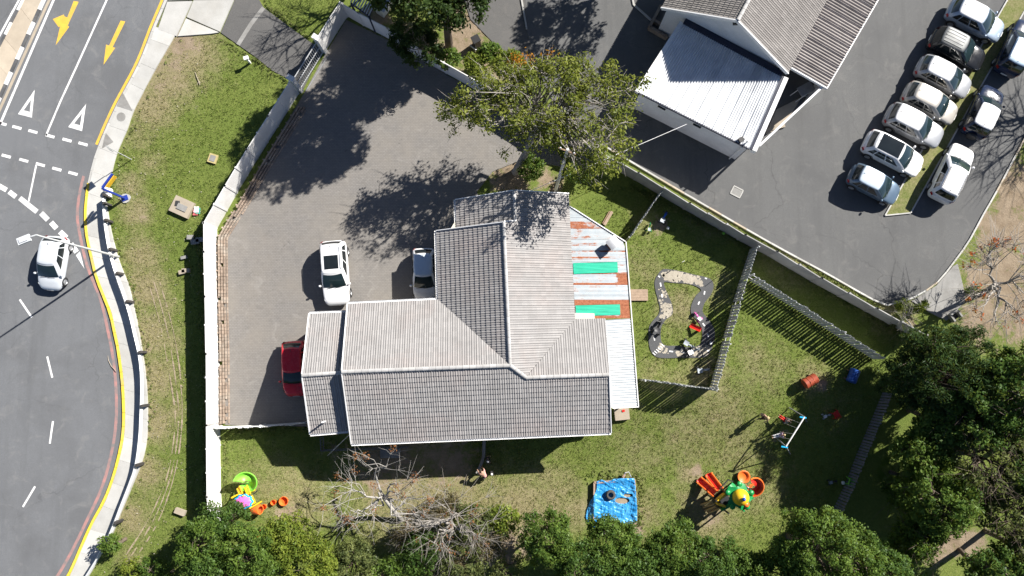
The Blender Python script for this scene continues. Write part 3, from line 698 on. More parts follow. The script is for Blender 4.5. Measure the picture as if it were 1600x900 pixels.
roof_slope(house, 'x', [[xW, xWs, flat(x3b, xW, xWs, x3), x3]], xW, xWs, x3, M_tile, seed=51)
up = Vector((0, 0, .05))
ridge_caps(house, wR + up, jR + up); ridge_caps(house, jR + up, r2a + up); ridge_caps(house, r2a + up, r2b + up); ridge_caps(house, nR + up, jR + up, r=.11); ridge_caps(house, x3 + up, x3b + up, r=.11)
for a, b in ((wR, wN), (wR, wS), (nW, nR), (r2b, eS), (xW, x3), (x3, nE)): board(house, a + Vector((0, 0, .03)), b + Vector((0, 0, .03)), .055, .22)
board(house, nR + Vector((0, .03, .03)), flat(x3b, *pe) + Vector((0, .03, .06)), .07, .2)
for a, b in ((wN + Vector((0, .09, 0)), vW + Vector((0, .09, 0))), (nW + Vector((-.09, 0, 0)), vW + Vector((-.09, .09, 0))), (wS + Vector((0, -.09, 0)), eS + Vector((0, -.09, 0))), (xW + Vector((-.09, 0, 0)), xWs + Vector((-.09, 0, 0)))): gutter(house, a, b)
def wall_box(root, pts, z0, z1, m, name='wall'):
    mb = MB(); mb.prism([(p.x, p.y) for p in pts], z0, z1); return mb.build(name, m, root, True)
def shrink(pts, k):
    c = sum(pts, Vector()) / len(pts); return [p + (c - p).normalized() * k for p in pts]
wall_box(house, shrink([wN, vW + Vector((0, 0, 0)), eN + Vector((0, .6, 0)), eS, wS], .75), -1.2, E - .02, M_hwall)
wall_box(house, shrink([xW, nE, vE, vW + Vector((0, -1, 0)), nW], .75), -.3, E - .03, M_hwall)
for a, b, ap in ((wN, wS, wR), ):
    mb = MB(); i = Vector((.30, 0, 0)); mb.add([a + i, b + i, ap + i - Vector((0, 0, .12))], [(0, 1, 2)]); mb.build('gable_wall', M_hwall, house, True)
mb = MB(); i = Vector((0, -.3, -.1)); mb.add([nW + i + Vector((.3, 0, 0)), nR + i, Vector((nR.x * 2 - nW.x, nW.y, E)) + i], [(0, 1, 2)]); mb.build('gable_wall', M_hwall, house, True)
mb = MB(); i = Vector((0, -.3, -.1)); mb.add([xW + i, nE + i, x3 + i], [(0, 1, 2)]); mb.build('gable_wall', M_hwall, house, True)
mb = MB(); i = Vector((-.3, 0, -.1)); mb.add([eS + i, eN + i, r2b + i], [(0, 1, 2)]); mb.build('gable_wall', M_hwall, house, True)
# windows on the lawn side
for px_ in (600, 660, 820, 900):
    c = P(px_, 668, 1.1); f = MB().box((c.x, c.y - .02, 1.2), (1.5, .12, 1.2)).build('window', M_trim, house, True)
    for s_ in (-1, 1): MB().box((c.x + s_ * .36, c.y - .085, 1.2), (.64, .02, 1.06)).build('pane', M_glass, f, True)
# porch wing: lower gable on the left end
porch = thing('porch_wing', P(510, 585), 'lower tiled gable wing over the red car, left of the house', 'porch')
Ep, Rp = 2.95, 4.55
pN, pS, pR = P(483, 490.5, Ep), P(484.5, 678, Ep), P(472, 586.5, Rp); pNe, pSe, pRe = P(543, 488, Ep), P(549, 673, Ep), P(537, 582, Rp)
pNe.x = pSe.x = pRe.x = wR.x - .02
pRe.z = Rp
roof_slope(porch, 'n', [[pR, pN, flat(pNe, pN, pR, P(537, 488, Ep)), flat(pRe, pN, pR, P(537, 488, Ep))]], P(537, 488, Ep), pN, pR, M_tile, seed=61)
roof_slope(porch, 's', [[pR, flat(pRe, pS, pR, P(545, 673.5, Ep)), flat(pSe, pS, pR, P(545, 673.5, Ep)), pS]], pS, P(545, 673.5, Ep), pR, M_tile, seed=71)
ridge_caps(porch, pR + up, pRe + up)
for a, b in ((pR, pN), (pR, pS)): board(porch, a + Vector((0, 0, .03)), b + Vector((0, 0, .03)), .07, .2)
gutter(porch, pN + Vector((0, .09, 0)), pNe + Vector((0, .09, 0))); gutter(porch, pS + Vector((0, -.09, 0)), pSe + Vector((0, -.09, 0)))
for p in (pN + Vector((.3, -.4, 0)), pS + Vector((.3, .4, 0)), pR + Vector((.3, 0, 0))): MB().box((p.x, p.y, 1.45), (.24, .24, 2.9)).build('pillar', M_hwall, porch, True)
mb = MB(); i = Vector((.25, 0, -.12)); mb.add([pN + i, pS + i, pR + i], [(0, 1, 2)]); mb.build('gable_wall', M_hwall, porch, True)
MB().beam(P(509, 658, 3.2), P(509, 658, 3.2) + Vector((0, 0, .85)), .08, .08).build('vent_pipe', M_trim, porch, True)
# lean-to with rusty sheets
def rusty():
    m = bpy.data.materials.new('rusty_sheet'); t, b = nodes(m); co = wpos(t)
    n1 = noise(t, 2.2, 6, .7, co, .3); mp = t.nodes.new('ShaderNodeMapping'); mp.inputs['Scale'].default_value = (.35, 3.0, 1); t.links.new(co, mp.inputs[0]); n2 = noise(t, 3.0, 5, .7, mp.outputs[0])
    z = mixc(t, ramp(t, n1, .3, .7), (.31, .355, .385), (.41, .44, .455)); z = mixc(t, ramp(t, n2, .5, .8, 0, .6), z, (.34, .27, .23))
    ru = mixc(t, ramp(t, noise(t, 9, 4, .6, co), .3, .7), (.20, .055, .022), (.36, .14, .07))
    k = mth(t, 'ADD', attr(t, 'rust'), ramp(t, mth(t, 'ADD', mth(t, 'MULTIPLY', n1, .5), mth(t, 'MULTIPLY', n2, .5)), .3, .7, -.5, .5))
    f = ramp(t, k, .30, .56); c = mixc(t, f, z, ru); t.links.new(c, b.inputs['Base Color']); t.links.new(ramp(t, f, 0, 1, .45, .9), b.inputs['Roughness'])
    t.links.new(ramp(t, f, 0, 1, .25, 0), b.inputs['Metallic']); return m
M_rust = rusty(); M_wsheet = mat('white_sheet', (.36, .39, .41), .45, .07, 2, 12, tint=.06, dirt=(.44, .43, .42), dirt_amt=.5)
def green_sheet():
    m = bpy.data.materials.new('green_sheet'); t, b = nodes(m); co = wpos(t); mp = t.nodes.new('ShaderNodeMapping'); mp.inputs['Scale'].default_value = (.4, 5, 1); t.links.new(co, mp.inputs[0])
    c = mixc(t, ramp(t, noise(t, 3, 5, .6, mp.outputs[0]), .3, .7), (.006, .30, .185), (.015, .44, .28)); t.links.new(c, b.inputs['Base Color']); b.inputs['Roughness'].default_value = .4; return m
M_green = green_sheet()
def corrugated(root, a, b, c, d, m, pitch=.10, amp=.018, name='roof_sheet', nl=14, rust=None, lift=0.0, along=True):
    "sheet a->b along the top edge, d->c along the bottom edge; ribs run from top edge to bottom edge"
    a, b, c, d = map(Vector, (a, b, c, d)); W_ = (b - a).length; n = max(4, round(W_ / pitch)) * 4
    nn = (b - a).cross(d - a).normalized(); nn = -nn if nn.z < 0 else nn
    vs = []; 
    for j in range(nl + 1):
        t_ = j / nl; l, r = a.lerp(d, t_), b.lerp(c, t_)
        for i in range(n + 1):
            s = i / n; ph = (i % 4); vs.append(l.lerp(r, s) + nn * (amp * (1, 0, -1, 0)[ph] + lift))
    mb = MB(); mb.add(vs, [(j * (n + 1) + i, j * (n + 1) + i + 1, (j + 1) * (n + 1) + i + 1, (j + 1) * (n + 1) + i) for j in range(nl) for i in range(n)], random.random())
    o = mb.build(name, m, root, True, smooth=180, tints=True)
    if rust is not None:
        at = o.data.attributes.new('rust', 'FLOAT', 'POINT'); at.data.foreach_set('value', [rust(i / n, j / nl) for j in range(nl + 1) for i in range(n + 1)])
    return o
lean = thing('lean_to_roof', P(935, 430), 'rusty corrugated lean-to roof with two green sheets beside the house', 'roof')
hi, lo = 2.95, 2.55
def edge_in(y): return P(889 + (y - 322) * (899 - 889) / 175, y, hi)
def edge_out(y):
    x = 978 + (y - 378) * (985 - 978) / 119 if y >= 378 else 890 + (y - 322) * 88 / 56
    return P(x, y, lo if y >= 378 else lo + (hi - lo) * (1 - (y - 322) / 56))
ysn = [322.5, 340, 357, 374, 391, 409, 428, 445, 461, 477, 497]
def rf(k):
    def f(s, t):   # s down the page along the top edge, t from the house outwards
        v = .0
        if k == 1: v = (.62 if s > .35 else .12) * (1 if t < .6 else .7)
        if k == 2: v = .36 if t < .4 else .08
        if k == 3: v = (.40 if t < .5 and .3 < s < .6 else .1)
        if k == 4: v = .50 if (s < .15 or .55 < s < .7) else (.30 if t < .3 else .1)
        if k == 5: v = .62 if s > .86 else .2
        if k == 6: v = .9 if s > .83 else (.8 if t > .8 else .2)
        if k == 7: v = .15
        if k == 8: v = .85 if s > .45 else .08
        if k == 9: v = .85 if s > .82 else (.9 if t > .82 else .3)
        return v
    return f
for k, (y0, y1) in enumerate(zip(ysn, ysn[1:])):
    corrugated(lean, edge_in(y0), edge_in(y1 + .3), edge_out(y1 + .3), edge_out(y0), M_rust, .085, .014, rust=rf(k), nl=18, lift=.004 * (k % 2))
for y0, y1 in ((411, 428), (477, 494)):
    a, b = edge_in(y0), edge_in(y1); c, d = edge_out(y1 - 3), edge_out(y0 - 2); corrugated(lean, a + Vector((.05, 0, 0)), b + Vector((.05, 0, 0)), b.lerp(c, .82), a.lerp(d, .82), M_green, .085, .014, lift=.035)
lowr = [P(945, 500, hi), P(956.5, 637, hi), P(997.5, 635, lo), P(985.5, 497.5, lo)]
for k in range(7):
    t0, t1 = k / 7, (k + 1) / 7 + .004; corrugated(lean, lowr[0].lerp(lowr[1], t0), lowr[0].lerp(lowr[1], t1), lowr[3].lerp(lowr[2], t1), lowr[3].lerp(lowr[2], t0), M_wsheet, .18, .022, nl=4, lift=.003 * (k % 2))
for a, b in ((P(890, 322, hi), P(977, 377.5, lo)), (P(978, 378, lo), P(997.5, 635, lo)), (P(956.5, 637.5, hi), P(997.5, 635.5, lo)), (P(945, 500, hi), P(956, 637, hi))): board(lean, a, b, .06, .14, name='fascia', dz=.01)
for px_, py_ in ((974, 382), (982, 500), (992, 630), (987, 565)):
    p = P(px_, py_, lo); MB().box((p.x, p.y, 1.2), (.09, .09, 2.6)).build('post', M_wood, lean, True)
cw = thing('roof_cowl', P(956, 382, 2.75), 'boxy metal chimney cowl on the rusty lean-to roof', 'chimney', rz=math.radians(38))
MB().box((0, 0, .2), (.62, .5, .5)).build('flue', mat('rust_metal', (.25, .12, .07), .9), cw)
MB().box((.02, 0, .62), (.70, .62, .06)).build('cap', M_galv, cw); MB().box((0, .0, .52), (.5, .4, .16)).build('neck', M_black, cw)
mb = MB(); mb.grid(lambda u_, v_: Vector((-.38 + .76 * u_, -.35 + .7 * v_, .66 + .10 * math.sin(math.pi * u_))), 8, 2); mb.build('hood', M_galv, cw, smooth=60)
# ------------------------------------------------------------------ neighbour: white annex, gabled house, carport
nb = thing('white_annex', P(1100, 160), 'white flat annex with ribbed white metal roof', 'building')
Wt = [P(1068, 35.5, 3.15), P(997.5, 144.5, 2.85), P(1171, 232.5, 2.85), P(1221, 118, 3.15)]
M_wr = mat('white_metal_roof', (.74, .755, .77), .45, .09, 1.5, 12, tint=.10, dirt=(.40, .42, .45), dirt_amt=.6)
nS = 12
for k in range(nS):
    t0, t1 = k / nS, (k + 1) / nS; corrugated(nb, Wt[0].lerp(Wt[3], t0), Wt[0].lerp(Wt[3], t1), Wt[1].lerp(Wt[2], t1), Wt[1].lerp(Wt[2], t0), M_wr, .30, .06, nl=6, lift=.004 * (k % 2))
wallp = shrink([Vector((p.x, p.y, 0)) for p in Wt], .12)
wall_box(nb, wallp, -.2, 2.76, mat('annex_plaster', (.70, .71, .73), .8, .05, 1, 12, dirt=(.45, .45, .44), dirt_amt=.35))
M_navy = mat('navy_trim', (.02, .025, .05), .5)
board(nb, Wt[1], Wt[2], .1, .14, M_navy, 'gutter', dz=-.05)
d3 = (Wt[2] - Wt[3]); side = Vector((-d3.y, d3.x, 0)).normalized()
if side.x < 0: side = -side
board(nb, Wt[3] + side * .10, Wt[2] + side * .10, .16, .12, M_navy, 'gutter', dz=-.03)
board(nb, Wt[3] + side * .34, Wt[2] + side * .34, .30, .55, M_trim, 'parapet', dz=-.2)
board(nb, Wt[0] - side * .12, Wt[1] - side * .12, .26, .30, M_trim, 'parapet', dz=-.12)
board(nb, Wt[0] + Vector((.05, .12, 0)), Wt[3] + Vector((.05, .12, 0)), .45, .06, M_navy, 'flashing', dz=.03)
c = P(1158, 218, 3.0); MB().box((c.x, c.y, 2.98), (.36, .3, .2), .5).build('roof_vent', M_black, nb, True)
c = P(1167, 222, 3.0); MB().tube([(c.x, c.y, 2.85), (c.x, c.y, 3.3)], .06).build('vent_pipe', M_trim, nb, True)
for s_ in (.22, .55): 
    p = wallp[1].lerp(wallp[2], s_); dd = (wallp[2] - wallp[1]).normalized(); f = MB().box((p.x, p.y, 2.35), (.7, .10, .35), math.atan2(dd.y, dd.x)).build('window', M_trim, nb, True); MB().box((p.x - .04, p.y - .06, 2.35), (.58, .04, .25), math.atan2(dd.y, dd.x)).build('pane', M_glass, f, True)
p = wallp[1].lerp(wallp[2], .96); MB().tube([(p.x - .1, p.y - .1, 0), (p.x - .1, p.y - .1, 2.7)], .05).build('downpipe', M_trim, nb, True)
gh = thing('gabled_neighbour', P(1180, 0), 'neighbour house with brown grey tiled gable roof above the white annex', 'house')
Eg, Rg = 3.5, 6.2
gl, gr_, ga = P(1034, 12, Eg), P(1231, 114, Eg), P(1153.5, 32, Rg)
dirn = (P(1175, -1, Rg) - ga); dirn.z = 0; dirn = dirn.normalized()
gx = (gr_ - gl); gx.z = 0; gx.normalize(); perp = Vector((-gx.y, gx.x, 0)); perp = perp if perp.y > 0 else -perp
mid = (gl + gr_) / 2; ga = Vector((mid.x, mid.y, Rg)); LN = 12.0
gl2, gr2, ga2 = gl + perp * LN, gr_ + perp * LN, ga + perp * LN
roof_slope(gh, 'l', [[gl, ga, ga2, gl2]], gl2, gl, ga, M_tileb, seed=81)
roof_slope(gh, 'r', [[ga, gr_, gr2, ga2]], gr_, gr2, ga, M_tileb, seed=91)
ridge_caps(gh, ga + up, ga2 + up)
for a in (gl, gr_): board(gh, a - perp * .04, ga - perp * .04, .08, .26, M_trim)
mb = MB(); i = perp * .30; z_ = Vector((0, 0, Eg)); mb.add([gl + gx * .35 + i - Vector((0, 0, .1)), gr_ - gx * .35 + i - Vector((0, 0, .1)), ga + i - Vector((0, 0, .16)), Vector((gr_.x, gr_.y, 0)) + i - gx * .35, Vector((gl.x, gl.y, 0)) + i + gx * .35], [(0, 1, 2), (4, 3, 1, 0)]); mb.build('gable_wall', MATS['annex_plaster'], gh, True)
wall_box(gh, [Vector((p.x, p.y, 0)) for p in (gl + gx * .5 + perp * .45, gr_ - gx * .5 + perp * .45, gr2 - gx * .5, gl2 + gx * .5)], -.2, Eg - .05, MATS['annex_plaster'])
c = ga - Vector((0, 0, .7)); MB().box((c.x - perp.x * -.2, c.y - perp.y * -.2, c.z), (.3, .2, .2)).build('lamp', M_black, gh, True)
cp = thing('carport', P(1280, 120), 'brown fibre cement carport roof beside the neighbour house', 'carport')
c1, c2, c3, c4 = P(1236, 106, 3.42), P(1292, 138, 2.95), P(1372, 0, 2.95), P(1300, -2, 3.42)
M_fib = mat('fibre_cement', (.38, .345, .32), .85, .14, 1.5, 16, tint=.1, dirt=(.22, .19, .17), dirt_amt=.5)
ex = 1.25; c3 = c2 + (c3 - c2) * ex; c4 = c1 + perp * (c3 - c2).length; nS = 11
for k in range(nS):
    t0, t1 = k / nS, (k + 1) / nS; corrugated(cp, c1.lerp(c4, t0), c1.lerp(c4, t1), c2.lerp(c3, t1), c2.lerp(c3, t0), M_fib, .225, .06, nl=3, lift=.0)
board(cp, c1, c2, .08, .22, M_trim, 'fascia', dz=-.06); board(cp, c2, c3, .08, .2, M_trim, 'fascia', dz=-.08)
for t_ in (.02, .35, .68, .98):
    p = c2.lerp(c3, t_); p = p + (c1 - c2).normalized() * .25; MB().box((p.x, p.y, 1.45), (.14, .14, 2.9), .5).build('post', M_trim, cp, True)
a_, b_ = c2 + (c1 - c2).normalized() * .3, c3 + (c1 - c2).normalized() * .3; MB().beam(Vector((a_.x, a_.y, 1.3)), Vector((b_.x, b_.y, 1.3)), .12, 2.9).build('sun_block_wall', MATS['annex_plaster'], cp, True)  # unseen wall, added to keep the sun out from under the carport
MB().beam(a_ + Vector((0, 0, -.2)), P(1186, 228, 2.6), .14, .2).build('beam', M_trim, cp, True)
fl = MB(); fl.prism([(p.x, p.y) for p in (P(1196, 210), P(1212, 172), P(1252, 152), P(1222, 200))], -.2, .1); tag(fl.build('carport_slab', M_tan), kind='structure')
MB().beam(P(1226, 196, .12), P(1190, 205, .12), .25, .12).build('step', M_tan, cp, True)
# metal rack under the carport
rk = thing('metal_rack', P(1247, 150), 'small metal trestle rack under the carport edge', 'rack', rz=.5)
for s_ in (-.3, .3):
    MB().beam((-.5, s_, .02), (.5, s_, 1.3), .05, .05).build('leg', M_galv, rk); MB().beam((.5, s_, .02), (-.5, s_, 1.3), .05, .05).build('leg', M_galv, rk)
for z in (.4, .9): MB().beam((0, -.3, z), (0, .3, z), .05, .05).build('bar', M_galv, rk)
MB().box((0, 0, 1.32), (1.1, .7, .04)).build('top', M_galvd, rk)
# planter wall at the top
pl = thing('planter_wall', P(1020, 30), 'low dark brick planter wall by the neighbour house', 'wall')
for a, b in (((1014, 44), (1032, 10)), ((1014, 44), (1042, 60)), ((1022, 34), (1050, 50))): MB().beam(P(*a, .2), P(*b, .2), .2, .5).build('wall_section', M_brick, pl, True)
# pergola at the top corner of the yard
pg = thing('slatted_pergola', P(565, 10), 'dark slatted pergola roof behind the yard corner', 'pergola')
q = [P(548, 4, 2.3), P(576, 24, 2.3), P(600, -24, 2.3), P(572, -42, 2.3)]
for i in range(9):
    t_ = i / 8; MB().beam(q[0].lerp(q[1], t_), q[3].lerp(q[2], t_), .06, .09).build('slat', mat('slat_grey', (.45, .47, .5), .6), pg, True)
for a, b in ((q[0], q[1]), (q[3], q[2]), (q[1], q[2])): MB().beam(a - Vector((0, 0, .1)), b - Vector((0, 0, .1)), .1, .14).build('beam', M_navy, pg, True)
for p in q: MB().box((p.x, p.y, 1.08), (.12, .12, 2.16)).build('post', M_navy, pg, True)
wt = thing('outhouse', P(596, 20), 'small pale outbuilding beside the slatted pergola', 'shed')
wp_ = [P(588, 20), P(600, 28), P(625, -10), P(612, -20)]; wall_box(wt, wp_, -.1, 2.1, M_wallw); corrugated(wt, P(586, 12, 2.2), P(600, 20, 2.2), P(628, -32, 2.3), P(612, -40, 2.3), M_wsheet, .2, .02, nl=3)
# service cable and pole
up_ = thing('utility_pole', P(868, 297), 'tall grey timber utility pole beside the leafy tree', 'pole')
b0 = P(868, 297); tp = P(887, 233, 8.6); MB().tube([b0 - Vector((0, 0, .3)), b0.lerp(tp, .5), tp], [.12, .105, .085], 10).build('shaft', mat('grey_wood', (.56, .545, .52), .8, .15, 4, 30), up_, True)
MB().beam(tp + Vector((-.5, .2, -.4)), tp + Vector((.5, -.2, -.4)), .08, .1).build('crossarm', M_wood, up_, True)
for s_ in (-.4, .4): MB().lathe([(0, 0), (.05, 0), (.06, .08), (.03, .16), (0, .16)], tp + Vector((s_, -s_ * .4, -.34)), 8).build('insulator', M_trim, up_, True)
def cable(name, label, a, b, sag, r, m):
    pts = [a.lerp(b, i / 20) - Vector((0, 0, sag * 4 * (i / 20) * (1 - i / 20))) for i in range(21)]; return tag(MB().tube(pts, r, 6).build(name, m), label, 'cable')
cable('service_cable', 'white overhead cable from the annex to the tiled house', P(1073, 194, 2.9), P(827, 299, 4.7), .1, .017, M_trim)
# ------------------------------------------------------------------ cars
M_tyre = M_rubber; M_rim = mat('alloy_rim', (.42, .43, .44), .35, .1, 6, 30, metal=.6, world=False)
M_cglass = mat('car_glass', (.012, .016, .018), .04, .2, 1, 5, spec=.7, world=False); M_screen = mat('windscreen_glass', (.016, .030, .034), .05, .3, 1.5, 6, spec=.6, world=False)
M_cblack = mat('black_plastic', (.025, .025, .027), .5, .2, 4, 30, world=False); M_head = mat('headlight_lens', (.60, .62, .64), .12, .1, 4, 20, world=False); M_tail = mat('tail_light', (.30, .012, .012), .2, .2, 4, 20, world=False)
M_plate = mat('number_plate', (.70, .70, .66), .5, .1, 6, 30, world=False)
def make_car(label, px, py, head, L=4.1, Wd=1.75, Ht=1.5, body=None, roof=None, bonnet=None, suv=False, sunroof=None, rails=False, spare=False, name='parked_car', group=None, ribs=False, boot=.12, lift=0.0):
    "head: direction of travel in the picture (x right, y down)"
    g0 = P(px, py, .75); ang = math.atan2(-head[1], head[0])
    t = thing(name, (g0.x, g0.y, .016), label, 'car', group, ang)
    l = L / 2; w = Wd / 2; zb = .22 + lift; belt = (.98 if suv else .90) + lift * .6; hood = belt - (.06 if suv else .10); roofz = Ht
    cf, cr = l - (1.18 if suv else 1.05) * L / 4.2, -l + boot         # windscreen foot, rear glass foot
    # lower shell: sections from tail to nose -> (x, half width, bottom, shoulder, top)
    st_ = [(-l, .70, .42, belt - .22, belt - .16), (-l + .05, .84, .33, belt - .12, belt - .05), (-l + .22, .955, .27, belt - .06, belt), (-l + .75, .995, zb, belt - .04, belt + .01), (-.25 * l, 1, zb, belt - .04, belt + .01), (.2 * l, 1, zb, belt - .05, belt),
           (cf - .05, .995, zb, belt - .06, belt - .01), (cf + .35, .985, zb, hood - .06, hood + .02), (l - .45, .955, .25, hood - .12, hood - .03), (l - .18, .86, .28, hood - .22, hood - .12), (l - .05, .70, .34, hood - .34, hood - .24), (l, .52, .40, hood - .42, hood - .34)]
    vs = []; fs = []; K = 13
    for x, fw, b_, sh, tp_ in st_:
        a = fw * w; half = [(0, b_), (.80 * a, b_), (.97 * a, b_ + .12), (a, (b_ + sh) / 2), (.985 * a, sh - .02), (.90 * a, tp_ - .01), (.45 * a, tp_ + .025)]
        row = [(x, y, z) for y, z in half] + [(x, 0, tp_ + .035)] + [(x, -y, z) for y, z in reversed(half[1:])]
        vs += row; n = len(row)
    m_ = len(st_)
    for i in range(m_ - 1):
        for j in range(n): fs.append((i * n + j, (i + 1) * n + j, (i + 1) * n + (j + 1) % n, i * n + (j + 1) % n))
    fs.append(tuple(range(n))); fs.append(tuple(reversed(range((m_ - 1) * n, m_ * n))))
    mb = MB(); mb.add(vs, fs); bo = mb.build('body', body, t, smooth=180); sm = bo.modifiers.new('sub', 'SUBSURF'); sm.levels = sm.render_levels = 2
    # cabin: rounded rings from belt to roof
    fx1, rx1 = cf - (.82 if suv else .88) * L / 4.2, cr + (.30 if suv else .42)
    def ring_par(tt):
        e = min(tt, 1.0); q = e ** .92
        return cf + (fx1 - cf) * (e ** 1.12), cr + (rx1 - cr) * (e ** 1.15), w * (.955 - .20 * e ** 1.4), belt - .01 + (roofz - .07 - belt) * q
    def wall(side, s, tt, off=0.0):
        xf, xr, ww, z = ring_par(tt); r = .10
        if side == 'f': y = (s * 2 - 1) * (ww - .04); p = Vector((xf + .10 * (1 - (s * 2 - 1) ** 2) - .03, y, z)); nn = Vector((.75, 0, .66))
        elif side == 'r': y = (s * 2 - 1) * (ww - .04); p = Vector((xr - .07 * (1 - (s * 2 - 1) ** 2) + .02, -y, z)); nn = Vector((-.85, 0, .5))
        else:
            sg = 1 if side == 'l' else -1; x = xf - .03 + (xr + .02 - xf + .03) * s; p = Vector((x, sg * (ww + .02 * math.sin(math.pi * s)), z)); nn = Vector((0, sg * .92, .38))
        return p + nn * off
    mb = MB(); N = 8
    order = [('f', False), ('l', False), ('r', False), ('R', True)]
    def ring(tt):
        pts = [wall('f', k / N, tt) for k in range(N + 1)] + [wall('l', k / N, tt) for k in range(1, N)] + [wall('r', k / N, tt) for k in range(N + 1)] + [wall('R', 1 - k / N, tt) for k in range(1, N)]
        return pts
    ts = [0, .25, .5, .75, .93, 1.0]; rows = [ring(x) for x in ts]
    c0 = sum(rows[-1], Vector()) / len(rows[-1])
    for sc, dz in ((.965, .028), (.88, .050), (.6, .066), (.25, .072)): rows.append([Vector((c0.x + (p.x - c0.x) * (1 - (1 - sc) * .75), c0.y + (p.y - c0.y) * sc, p.z + dz)) for p in rows[5]])
    n = len(rows[0]); vs = [p for r_ in rows for p in r_]; fs = [(i * n + j, i * n + (j + 1) % n, (i + 1) * n + (j + 1) % n, (i + 1) * n + j) for i in range(len(rows) - 1) for j in range(n)]
    fs.append(tuple((len(rows) - 1) * n + j for j in range(n)))
    lowf = [f for f in fs if max(f) < 6 * n]; upf = [f for f in fs if max(f) >= 6 * n]
    MB().add(vs, lowf).build('pillars', body, t, smooth=180)
    ro = MB().add(vs, upf).build('roof', roof or body, t, smooth=60)
    def pane(nm, side, s0, s1, t0, t1, m, tp=None):
        def fn(u_, v_):
            s = s0 + (s1 - s0) * u_; tt = t0 + (t1 - t0) * v_
            if tp: s = s + (tp(u_, v_))
            return wall(side, s, tt, .012)
        mb = MB(); mb.grid(fn, 8, 4); return mb.build(nm, m, t, smooth=180)
    pane('windscreen', 'f', .03, .97, .03, .93, M_screen); pane('rear_window', 'r', .08, .92, .22, .90, M_cglass)
    for sd_ in 'lR':
        pane('side_window', sd_, .16, .46, .12, .90, M_cglass, lambda u_, v_: .05 * v_ * (1 - u_)); pane('side_window', sd_, .49, .76, .12, .90, M_cglass); pane('side_window', sd_, .79, .93, .16, .84, M_cglass, lambda u_, v_: -.03 * v_ * u_)
    wr = .325 if not suv else .355; xw = (l - .78 * L / 4.2, -l + .74 * L / 4.2)
    for x in xw:
        for sg in (-1, 1):
            wh = bpy.data.objects.new('wheel', None); C.objects.link(wh); wh.parent = t; wh.location = (x, sg * (w - .10), wr)
            Rm = Matrix.Rotation(-math.pi / 2 * sg, 3, 'X')
            MB().lathe([(.19, -.10), (wr - .04, -.11), (wr, -.07), (wr, .07), (wr - .04, .11), (.20, .105)], n=20, M=Rm).build('tyre', M_tyre, wh, smooth=50)
            mb = MB(); mb.lathe([(.21, .09), (.19, .06), (.05, .075), (0, .08)], n=20, M=Rm)
            mb.build('rim', M_rim, wh, smooth=40)
            mb = MB(); mb.lathe([(wr + .02, .02), (wr + .065, .02), (wr + .065, .045), (wr + .02, .045)], (x, sg * (w - .045), wr), 16, -.1 if sg > 0 else -.1, math.pi + .1, M=Matrix.Rotation(math.pi / 2, 3, 'X') if True else None); mb.build('wheel_arch', M_cblack, t)
    for sg in (-1, 1):
        MB().lathe([(0, -.09), (.06, -.08), (.085, 0), (.06, .08), (0, .09)], (cf - .12, sg * (w + .09), belt + .06), 8, M=Matrix.Rotation(math.pi / 2, 3, 'X')).build('mirror', body, t, smooth=180)
        MB().grid(lambda u_, v_: Vector((l - .09 - .34 * u_ - .02 * v_, sg * w * (.60 + .27 * u_ + .04 * v_), hood - .21 + .13 * u_ - .10 * (1 - v_) + .02)), 4, 3).build('headlight', M_head, t, smooth=180)
        MB().grid(lambda u_, v_: Vector((-l + .015 + .16 * u_, sg * w * (.74 + .20 * u_), belt - .20 + .22 * v_ + .02 * u_)), 3, 3).build('tail_light', M_tail, t, smooth=180)
        for xx in (.12 * l, -.38 * l): MB().box((xx, sg * (w + .004), belt - .12), (.18, .03, .03)).build('door_handle', body, t)
    MB().box((l - .005, 0, .46), (.03, .46, .11)).build('number_plate', M_plate, t); MB().box((-l + .0, 0, .60), (.03, .46, .11)).build('number_plate', M_plate, t)
    MB().box((l - .03, 0, hood - .44), (.08, w * .95, .14)).build('grille', M_cblack, t)
    for y0 in (-.30, .22): MB().beam((cf + .11 - .05 * abs(y0), y0 - .25, belt + .03), (cf + .03, y0 + .28, belt + .06), .02, .02).build('wiper', M_cblack, t)
    zr = roofz
    xc = (fx1 + rx1) / 2; lr = fx1 - rx1
    if sunroof: 
        s0, s1, sw = sunroof
        def roofpt(u_, v_):
            x = xc + lr * (s0 + (s1 - s0) * u_); y = (v_ * 2 - 1) * sw * w; k = max(abs((x - xc) / (lr / 2)), abs(y) / (w * .755)) 
            kk = [(0, .072), (.25, .072), (.6, .066), (.88, .050), (.965, .028), (1, 0)]; zz = np.interp(k, [a for a, _ in kk], [b for _, b in kk]); return Vector((x, y, roofz - .07 + zz + .012))
        MB().grid(roofpt, 10, 10).build('sunroof', M_cglass, t, smooth=180)
    if rails:
        for sg in (-1, 1): MB().tube([(rx1 + .12, sg * w * .68, zr - .03), (rx1 + .2, sg * w * .68, zr + .03), (fx1 - .3, sg * w * .68, zr + .03), (fx1 - .2, sg * w * .68, zr - .03)], .02, 6).build('roof_rail', M_cblack if rails == 'b' else M_galv, t)
    if ribs:
        for y in (-.4, -.2, 0, .2, .4): MB().box((xc - .05, y * w * 1.3, zr + .0), (lr * .8, .05, .016)).build('roof_rib', roof or body, t)
    MB().tube([(rx1 + .18, 0, zr - .02), (rx1 + .02, 0, zr + .06)], [.018, .006], 6).build('aerial', M_cblack, t)
    if spare: MB().lathe([(0, -.11), (.30, -.10), (.35, 0), (.30, .10), (.18, .12), (0, .12)], (-l - .10, .05, .78), 18, M=Matrix.Rotation(math.pi / 2, 3, 'Y')).build('spare_wheel', M_cblack, t, smooth=50)
